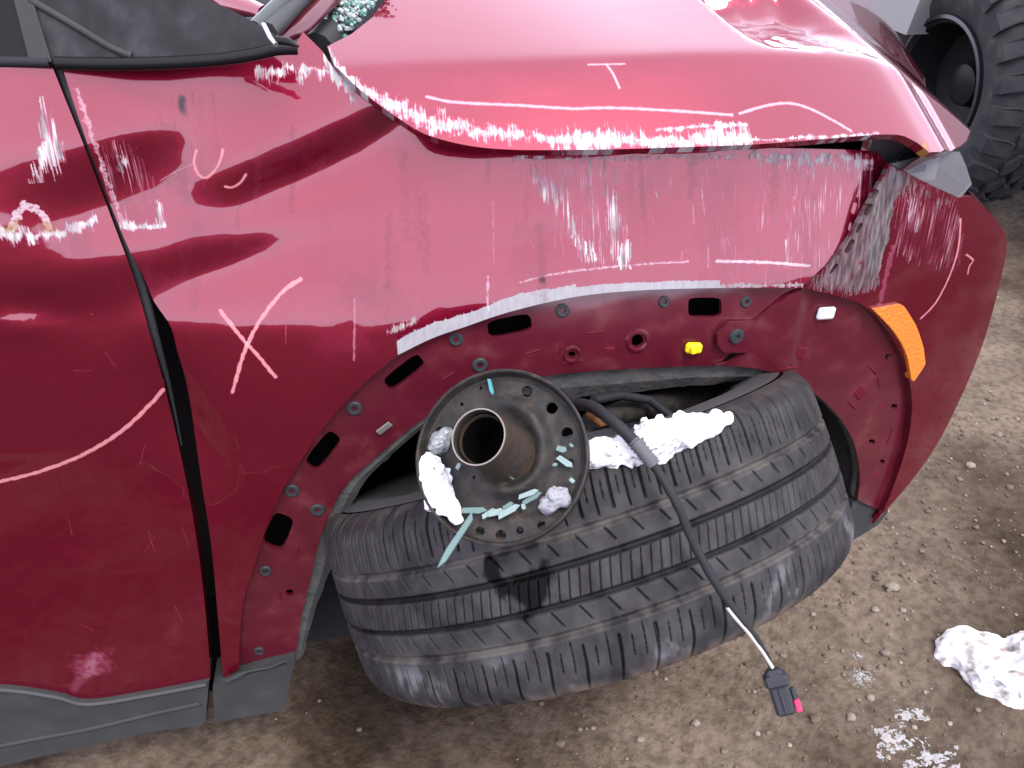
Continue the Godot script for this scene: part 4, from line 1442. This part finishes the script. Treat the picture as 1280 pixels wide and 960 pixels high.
func build_wheel(car: Node3D) -> void:
	var wheel := Node3D.new()
	wheel.name = "wheel"
	car.add_child(wheel)
	var ax := AXLE.normalized()
	var e1 := ((EYE - HUB) - ax * (EYE - HUB).dot(ax)).normalized()
	var e2 := ax.cross(e1)
	# section of the tyre: across w with its radius; fine where it shows
	var ws := []
	var k0 := -0.118
	while k0 < 0.1181:
		ws.append(k0)
		k0 += 0.0015
	var g := Geo.new()
	var cols := 0
	var th := -PI * 0.60
	var angles := []
	while th < PI * 0.60:
		angles.append(th)
		th += 0.00082 / TR
	cols = angles.size()
	var rows := ws.size()
	for a in angles:
		var rad := e1 * cos(a) + e2 * sin(a)
		var u: float = a * TR
		for w in ws:
			var f: float = clampf((absf(w) - 0.085) / 0.033, 0, 1)
			var r := TR - 0.004 * pow(absf(w) / 0.1, 2.0) - 0.030 * (1.0 - sqrt(maxf(0.0, 1.0 - f * f)))
			var dp := tread(u, w) * (1.0 - smoothstep(0.75, 1.0, f))
			var n1 := noise_a.get_noise_2d(u * 900.0, w * 900.0)
			var n2 := noise_b.get_noise_2d(u * 3500.0, w * 2500.0)
			r -= dp + 0.0004 * n2
			var t := clampf(0.42 + 0.5 * n1 + 0.45 * n2, 0, 1)
			var c := Color(0.013, 0.0127, 0.013).lerp(Color(0.036, 0.0345, 0.0345), t)
			var fur := maxf(slot(absf(w) - 0.0487, 0.0045), 0.0)
			c = c.lerp(Color(0.08, 0.07, 0.06), fur * clampf(0.45 + 0.9 * n2 + 0.6 * n1, 0, 1) * 0.6)
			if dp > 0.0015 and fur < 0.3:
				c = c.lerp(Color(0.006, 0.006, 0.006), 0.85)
			# pale scuff on the lower shoulder, brown rim of mud at the very edge, wet patch in the middle
			c = c.lerp(Color(0.10, 0.10, 0.105), clampf(n1 * 1.6 + n2 * 0.9 - 0.5, 0, 0.7) * smoothstep(-0.05, -0.07, w))
			c = c.lerp(Color(0.10, 0.08, 0.065), smoothstep(0.4, 0.9, f) * clampf(0.5 + n1 + n2, 0, 1) * 0.8)
			var wet := 1.0 - smoothstep(0.5, 1.0, Vector2((u + 0.075) / 0.045, (w - 0.004) / 0.024).length() + 0.9 * n1 + 0.5 * n2)
			wet = maxf(wet, (1.0 - smoothstep(0.4, 1.0, Vector2((u + 0.105) / 0.012, (w - 0.028) / 0.03).length() + 0.8 * n2)) * 0.9)
			c = c.lerp(Color(0.003, 0.003, 0.0034), clampf(wet * 1.15, 0, 1))
			c = c.lerp(Color(0.012, 0.011, 0.012), smoothstep(0.088, 0.105, w) * clampf(0.55 + 1.4 * n1 + n2, 0, 1) * 0.9)
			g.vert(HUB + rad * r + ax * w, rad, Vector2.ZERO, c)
	for i in cols:
		for j in rows:
			var k := i * rows + j
			var du := g.v[k + (rows if i < cols - 1 else 0)] - g.v[k - (rows if i > 0 else 0)]
			var dw := g.v[k + (1 if j < rows - 1 else 0)] - g.v[k - (1 if j > 0 else 0)]
			var nn := du.cross(dw).normalized()
			if nn.dot(g.v[k] - HUB - ax * (g.v[k] - HUB).dot(ax)) < 0:
				nn = -nn
			g.n[k] = nn
	for i in cols - 1:
		for j in rows - 1:
			var k := i * rows + j
			g.quad(k, k + 1, k + rows + 1, k + rows)
	# sidewalls all round, and the plain back of the tread
	var dark := Color(0.04, 0.04, 0.042)
	var mud := Color(0.10, 0.085, 0.07)
	lathe(HUB, ax, [Vector2(TR - 0.0355, -0.1178), Vector2(0.285, -0.124), Vector2(0.25, -0.118), Vector2(0.225, -0.1)], 96, g, mud)
	lathe(HUB, ax, [Vector2(0.225, 0.1), Vector2(0.25, 0.118), Vector2(0.285, 0.124), Vector2(TR - 0.0355, 0.1178)], 96, g, dark)
	var bseg := 40
	var base := g.v.size()
	for s in bseg + 1:
		var a := PI * 0.6 + PI * 0.8 * s / bseg
		var rad := e1 * cos(a) + e2 * sin(a)
		for w in [-0.118, -0.085, 0.085, 0.118]:
			g.vert(HUB + rad * (TR - (0.034 if absf(w) > 0.1 else 0.003)) + ax * w, (rad + ax * w * 3.0).normalized(), Vector2.ZERO, dark)
	for s in bseg:
		for j in 3:
			var k := base + s * 4 + j
			g.quad(k, k + 1, k + 5, k + 4)
	var tm := mat(Color.WHITE, 0.62)
	tm.vertex_color_use_as_albedo = true
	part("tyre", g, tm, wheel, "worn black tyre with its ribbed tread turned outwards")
	part("rim", lathe(HUB, ax, [Vector2(0.226, -0.102), Vector2(0.215, -0.1), Vector2(0.19, -0.06), Vector2(0.05, -0.07), Vector2(0.0, -0.07), Vector2(0.0, -0.05), Vector2(0.19, -0.03), Vector2(0.205, 0.06), Vector2(0.215, 0.1), Vector2(0.226, 0.102)], 64), mat(Color(0.2, 0.2, 0.21), 0.4, 0.7), wheel)

# ------------------------------------------------------------------ strut with its spring perch
var perch: BodySheet
func perch_w(a: float, b: float) -> float:
	var r := Vector2(a - 0.005, b - 0.004).length()
	var ang := atan2(b, a)
	# raised spring seat curling round the tube on its lower right
	var seat := exp(-pow((r - 0.036 - 0.014 * smoothstep(0.2, 1.8, ang)) / 0.0085, 2)) * smoothstep(-2.3, -1.5, ang) * (1.0 - smoothstep(1.2, 2.0, ang))
	var tab := exp(-pow((a + 0.022) / 0.009, 2) - pow((b + 0.026) / 0.012, 2))
	var low := smoothstep(-0.052, -0.06, b)
	return 0.011 * seat + 0.005 * tab + 0.004 * low + 0.0004 * noise_c.get_noise_2d(a * 9000, b * 9000)

func build_strut(car: Node3D) -> void:
	var strut := Node3D.new()
	strut.name = "strut"
	car.add_child(strut)
	var o := EYE + ray(629, 572) * 0.845
	var z := (-ray(629, 572).normalized() + (-look.x * 0.88 + look.y * 0.47) * 0.31).normalized()
	perch = BodySheet.new(o, look.x, z, perch_w)
	var R := 0.0845
	var hole := []
	for p in [[659, 489, 7], [690, 510, 7.5], [709, 541, 7.5], [551, 540, 7], [600, 664, 6], [626, 669, 7], [650, 663, 5], [677, 657, 6], [601, 485, 2.2], [577, 505, 2.5], [593, 597, 2.6], [658, 589, 2.4], [713, 578, 5]]:
		hole.append(px_ring(perch, p[0], p[1], p[2], p[2], 0, 12))
	part("spring_perch", sheet(perch, ring(0, 0, R - 0.003, R - 0.003, 0, 64), hole, 0.0035, 0.004), M.steel, strut, "round rusty steel spring perch facing outwards")
	part("perch_rim", lathe(o, z, [Vector2(R - 0.008, 0.0), Vector2(R - 0.004, 0.002), Vector2(R - 0.0015, 0.012), Vector2(R, 0.013), Vector2(R + 0.0015, 0.012), Vector2(R + 0.001, 0.0), Vector2(R - 0.003, -0.006), Vector2(R - 0.012, -0.007)], 72), M.steel, strut)
	# open tube, its wall and inner sleeve
	var to := on_perch(634, 566)
	var mouth := EYE + ray(598, 546) * 0.787
	z = (mouth - to).normalized()
	var L := to.distance_to(mouth)
	part("tube", lathe(to, z, [Vector2(0.030, 0.0), Vector2(0.0272, 0.004), Vector2(0.0268, L - 0.012), Vector2(0.027, L - 0.003), Vector2(0.0267, L), Vector2(0.0258, L), Vector2(0.0255, L - 0.004), Vector2(0.0245, 0.0)], 40), M.bare, strut, "open cut steel tube standing on the spring perch")
	part("inner_sleeve", lathe(to + perch.x * 0.0012 - perch.y * 0.0012, z, [Vector2(0.0240, 0.0), Vector2(0.0240, L - 0.006), Vector2(0.0228, L - 0.005), Vector2(0.0222, L - 0.007), Vector2(0.0220, L - 0.009)], 40), M.bare, strut)
	part("cut_edge", lathe(to, z, [Vector2(0.0268, L - 0.0015), Vector2(0.0268, L + 0.0006), Vector2(0.0256, L + 0.0006), Vector2(0.0256, L - 0.0015)], 40), mat(Color(0.16, 0.14, 0.12), 0.35, 0.5), strut)
	part("tube_bore", lathe(to + perch.x * 0.0012 - perch.y * 0.0012, z, [Vector2(0.0219, L - 0.009), Vector2(0.0219, 0.004), Vector2(0, 0.004)], 40), M.void, strut)  # bore coloured near-black for the shade inside the tube
	part("tube_floor", lathe(to, z, [Vector2(0.0222, 0.012), Vector2(0.0, 0.012)], 24), M.void, strut)  # same painted shade at the tube's bottom
	part("strut_body", lathe(o, -perch.z, [Vector2(0.026, 0.0), Vector2(0.026, 0.16), Vector2(0.0, 0.16)], 24), M.steel, strut)

func build_cable(car: Node3D) -> void:
	var px := [[716, 505, 0.95], [738, 508, 0.90], [765, 526, 0.865], [800, 560, 0.852], [826, 595, 0.848], [848, 634, 0.846], [862, 668, 0.850], [878, 700, 0.852], [898, 734, 0.853], [920, 766, 0.856], [938, 788, 0.86], [955, 814, 0.865], [964, 834, 0.868]]
	var c3 := Curve3D.new()
	for k in px.size():
		var p: Vector3 = EYE + ray(px[k][0], px[k][1]) * px[k][2]
		var a: Array = px[maxi(k - 1, 0)]
		var b: Array = px[mini(k + 1, px.size() - 1)]
		var d: Vector3 = (EYE + ray(b[0], b[1]) * b[2]) - (EYE + ray(a[0], a[1]) * a[2])
		c3.add_point(p, -d / 6, d / 6)
	c3.bake_interval = 0.004
	var pts := c3.get_baked_points()
	var arr := []
	var rad := []
	for k in pts.size():
		arr.append(pts[k])
		var f := float(k) / pts.size()
		var r := 0.0064 if f < 0.34 else (0.0046 if f < 0.72 else lerpf(0.0046, 0.0026, (f - 0.72) / 0.28))
		rad.append(r + 0.0003 * sin(k * 0.9))
	var cab := part("wiring_cable", tube(arr, rad, 12), M.rubber, car, "black sensor cable draped down over the tyre")
	# ribbed grommet
	var gi := int(pts.size() * 0.36)
	var ga := []
	var gr := []
	for k in range(gi - 6, gi + 9):
		ga.append(pts[k])
		gr.append(0.0078 if k % 2 == 0 else 0.0062)
	part("grommet", tube(ga, gr, 14), mat(Color(0.06, 0.062, 0.066), 0.6), cab)
	var wp := []
	for k in range(int(pts.size() * 0.82), pts.size()):
		var f := (k - pts.size() * 0.82) / (pts.size() * 0.18)
		wp.append(pts[k] + look.x * (-0.0048 + 0.006 * f * f) + look.z * 0.002)
	part("white_wire", tube(wp, [0.0019], 8), mat(Color(0.28, 0.275, 0.25), 0.5), cab)
	# plug
	var o := EYE + ray(975, 866) * 0.868
	var yv := (EYE + ray(964, 836) * 0.868 - (EYE + ray(982, 894) * 0.868)).normalized()
	var zv := (EYE - o).normalized()
	zv = (zv - yv * zv.dot(yv)).normalized()
	var b := Basis(yv.cross(zv), yv, zv)
	var pm := mat(Color(0.022, 0.023, 0.026), 0.42)
	var pg := block(Vector3(0.0195, 0.031, 0.017), Transform3D(b, o - yv * 0.006), 0.003)
	block(Vector3(0.024, 0.012, 0.021), Transform3D(b, o + yv * 0.014), 0.003, pg)
	block(Vector3(0.017, 0.008, 0.015), Transform3D(b, o + yv * 0.021), 0.003, pg)
	block(Vector3(0.006, 0.022, 0.008), Transform3D(b, o + b.x * 0.0125 - yv * 0.008), 0.002, pg)
	block(Vector3(0.003, 0.026, 0.003), Transform3D(b, o + b.z * 0.009 - yv * 0.005), 0.001, pg)
	var plug := part("plug", pg, pm, cab, "black plug with a red lock at the end of the cable")
	plug.name = "plug"
	part("red_lock", block(Vector3(0.0055, 0.012, 0.006), Transform3D(b, o + b.x * 0.0132 - yv * 0.0145 + b.z * 0.004), 0.001), mat(Color(0.75, 0.03, 0.08), 0.4), cab)

# ------------------------------------------------------------------ snow, glass, stones
func on_perch(px: float, py: float, lift := 0.0) -> Vector3:
	return perch.at(hit(perch, px, py), lift)

func build_loose() -> void:
	var balls := []
	for p in [[541, 582, 0.010], [548, 598, 0.012], [554, 616, 0.012], [561, 634, 0.011], [570, 650, 0.007], [534, 596, 0.007], [545, 628, 0.009]]:
		balls.append([on_perch(p[0], p[1], 0.006), p[2]])
	var s := part("snow_clump", lump(balls, 0.006, 0.0022, 16.0), M.snow)
	tag(s, "thick white snow clump stuck to the rusty spring perch beside the tube", "snow")
	var ice := mat(Color(0.11, 0.12, 0.12), 0.3)
	s = part("ice_lump", lump([[on_perch(552, 556, 0.006), 0.011], [on_perch(560, 545, 0.006), 0.008]], 0.003, 0.002, 20.0), ice)
	tag(s, "grey icy lump on the perch just above the thick snow clump", "ice")
	s = part("snow_clump", lump([[on_perch(698, 620, 0.003), 0.010], [on_perch(688, 630, 0.002), 0.010], [on_perch(706, 626, 0.002), 0.007]], 0.005, 0.002, 20.0), mat(Color(0.16, 0.163, 0.175), 0.5))
	tag(s, "small crusty grey snow patch low on the spring perch by the wheel tread", "snow")
	# snow along the top of the tyre
	balls = []
	for p in [[742, 566, 0.012], [760, 566, 0.014], [782, 560, 0.016], [806, 552, 0.019], [830, 548, 0.019], [852, 540, 0.018], [872, 532, 0.014], [892, 527, 0.010], [908, 523, 0.006], [826, 568, 0.010], [800, 566, 0.010]]:
		balls.append([EYE + ray(p[0], p[1]) * (tyre_hit(p[0], p[1]) + 0.004), p[2]])
	s = part("snow_clump", lump(balls, 0.006, 0.0024, 12.0), M.snow)
	tag(s, "long ridge of white snow lying along the tyre's upper edge", "snow")
	# the block of snow on the ground
	balls = []
	for p in [[1188, 812, 0.03], [1200, 800, 0.03], [1215, 815, 0.035], [1230, 835, 0.04], [1250, 850, 0.04], [1270, 850, 0.045], [1280, 825, 0.05], [1300, 840, 0.05], [1240, 815, 0.03]]:
		var q := on_ground(p[0], p[1] + 6)
		balls.append([q + Vector3(0, p[2] * 0.1, 0), p[2]])
	s = part("snow_block", lump(balls, 0.011, 0.005, 5.0, -0.03), dirty(mat(Color.WHITE, 0.6), 0.22, [[0.0, Color(0.10, 0.075, 0.055)], [0.3, Color(0.2, 0.175, 0.155)], [0.42, Color(0.42, 0.41, 0.4)], [1.0, Color(0.6, 0.6, 0.61)]], 73))
	tag(s, "large dirty white block of snow lying alone on the brown dirt", "snow")
	# thin remains of snow: crumbs
	var mm := MultiMesh.new()
	mm.transform_format = MultiMesh.TRANSFORM_3D
	mm.mesh = pebble_mesh(9, 4, 3).mesh()
	var spots := []
	for k in 40000:
		var x := rng.randf_range(1085, 1200)
		var y := rng.randf_range(876, 975)
		var n := noise_a.get_noise_2d(x * 3.4, y * 5.0) + 0.7 * noise_b.get_noise_2d(x * 9.0, y * 12.0)
		var core := maxf(1.0 - Vector2((x - 1115) / 30.0, (y - 925) / 26.0).length(), maxf(1.0 - Vector2((x - 1160) / 40.0, (y - 950) / 22.0).length(), 1.0 - Vector2((x - 1140) / 24.0, (y - 893) / 12.0).length()))
		if core + n * 0.9 > 0.3 + rng.randf() * 0.35:
			spots.append(Vector2(x, y))
	for k in 500:
		spots.append(Vector2(1078 + rng.randfn(0, 6), 846 + rng.randfn(0, 5)))
	for k in 120:
		spots.append(Vector2(1072 + rng.randfn(0, 2.5), 821 + rng.randfn(0, 2)))
	mm.instance_count = spots.size()
	for k in spots.size():
		var q := on_ground(spots[k].x, spots[k].y)
		var r := rng.randf_range(0.0004, 0.0011)
		mm.set_instance_transform(k, Transform3D(Basis.from_euler(Vector3(rng.randf() * 6, rng.randf() * 6, 0)).scaled(Vector3(r, r * 0.6, r)), q))
	var mi := MultiMeshInstance3D.new()
	mi.name = "snow_crumbs"
	mi.multimesh = mm
	mi.material_override = mat(Color(0.24, 0.235, 0.23), 0.7)
	add_child(mi)
	tag(mi, "thin patch of melting snow crumbs on the dirt below the snow block", "snow", "", "stuff")
	# glass on the perch
	var sliver := func(called: String, ax: float, ay: float, bx: float, by: float, wide: float, label: String, group: String, m: Material, la := 0.006, lb := 0.006) -> void:
		var a := on_perch(ax, ay, la)
		var b := on_perch(bx, by, lb)
		var u := (b - a).normalized()
		var v: Vector3 = perch.z.cross(u).normalized()
		var l := a.distance_to(b)
		var o := part(called, slab(PackedVector2Array([Vector2(0, -wide * 0.3), Vector2(l * 0.7, -wide * 0.5), Vector2(l, -wide * 0.1), Vector2(l * 0.85, wide * 0.45), Vector2(l * 0.1, wide * 0.5)]), a, u, v, 0.0032), m)
		tag(o, label, "glass shard", group)
	sliver.call("glass_shard", 594, 646, 556, 712, 0.0062, "long clear glass sliver hanging off the perch's lower rim", "", M.glass, 0.006, 0.018)
	sliver.call("glass_shard", 613, 475, 619, 497, 0.004, "short bright teal glass sliver near the perch's upper rim", "", M.teal, 0.004, 0.004)
	var frost := mat(Color(0.13, 0.175, 0.165), 0.35)
	for p in [[578, 642, 612, 640, 0.006], [605, 650, 622, 638, 0.005], [612, 648, 632, 642, 0.006], [625, 650, 652, 630, 0.006], [632, 638, 643, 624, 0.005], [655, 630, 678, 615, 0.005], [648, 618, 672, 610, 0.005], [692, 562, 710, 564, 0.006], [694, 572, 718, 585, 0.006], [686, 581, 694, 581, 0.003], [640, 602, 646, 605, 0.002], [714, 556, 719, 560, 0.003], [574, 588, 578, 580, 0.004], [714, 600, 720, 604, 0.004], [655, 628, 658, 640, 0.004]]:
		sliver.call("glass_shard", p[0], p[1], p[2], p[3], p[4], "small greenish glass splinter lying loose on the rusty spring perch", "glass splinters on the spring perch", M.glass if rng.randf() < 0.35 else frost)
	# crumbled windshield glass by the hood's rear corner
	var cm := MultiMesh.new()
	cm.transform_format = MultiMesh.TRANSFORM_3D
	cm.use_colors = true
	var bm := block(Vector3.ONE, Transform3D(), 0.15)
	cm.mesh = bm.mesh()
	cm.instance_count = 620
	for k in 620:
		var q := Vector3(-0.02 + rng.randfn(0, 0.05), 1.0, -0.26 + rng.randfn(0, 0.06))
		var d := 0.962 + rng.randf() * 0.03
		var pxy := Vector2(452 + rng.randfn(0, 15), 8 + rng.randfn(0, 18))
		pxy.x -= (pxy.y - 6) * 0.6
		pxy.x = minf(pxy.x, 481.0 - 0.95 * pxy.y - 5.0 - rng.randf() * 22.0)
		q = EYE + ray(pxy.x, pxy.y) * d
		var r := rng.randf_range(0.002, 0.005)
		cm.set_instance_transform(k, Transform3D(Basis.from_euler(Vector3(rng.randf() * 6, rng.randf() * 6, rng.randf() * 6)).scaled(Vector3(r, r, r * 0.8)), q))
		cm.set_instance_color(k, Color(0.24, 0.28, 0.265) if rng.randf() < 0.75 else Color(0.05, 0.16, 0.12))
	var ci := MultiMeshInstance3D.new()
	ci.name = "glass_crumbs"
	ci.multimesh = cm
	var gm := mat(Color.WHITE, 0.15)
	gm.vertex_color_use_as_albedo = true
	ci.material_override = gm
	add_child(ci)
	tag(ci, "heap of crumbled windshield glass behind the hood's rear corner", "glass", "", "stuff")
	# stones large enough to pick out
	var sm := []
	for k in 3:
		sm.append(pebble_mesh(20 + k, 7, 3).mesh())
	var tones := [Color(0.11, 0.09, 0.07), Color(0.08, 0.062, 0.046), Color(0.14, 0.12, 0.098)]
	var mats := []
	for c in tones:
		mats.append(dirty(mat(Color.WHITE, 0.8), 0.05, [[0.0, c * 0.7], [0.5, c], [1.0, c * 1.25]], 61 + mats.size()))
	for p in [[1114, 735, 0.013], [1096, 724, 0.007], [1094, 763, 0.007], [1083, 802, 0.006], [1070, 742, 0.005], [1016, 768, 0.005], [1128, 764, 0.006], [1052, 757, 0.006], [1106, 817, 0.008], [1019, 900, 0.009], [1064, 898, 0.008], [1088, 873, 0.007], [979, 820, 0.006], [1213, 583, 0.010], [1200, 600, 0.006], [1160, 640, 0.006], [1248, 545, 0.010], [1152, 690, 0.005], [1236, 500, 0.008], [1262, 610, 0.008], [1220, 660, 0.006], [870, 905, 0.007], [800, 925, 0.006], [700, 930, 0.008], [905, 940, 0.006]]:
		var q := on_ground(p[0], p[1])
		var k := rng.randi() % 3
		var o := part("stone", sm[k], mats[rng.randi() % 3])
		o.transform = Transform3D(Basis(Vector3.UP, rng.randf() * TAU).scaled(Vector3(p[2], p[2] * 0.65, p[2] * 0.85)), q + Vector3(0, p[2] * 0.25, 0))
		if p[2] > 0.0125:
			tag(o, "largest grey stone on the dirt, beside the bumper's lower corner", "stone", "stones on the dirt")
		else:
			tag(o, "small pale stone half sunk in the brown dirt", "stone", "stones on the dirt")
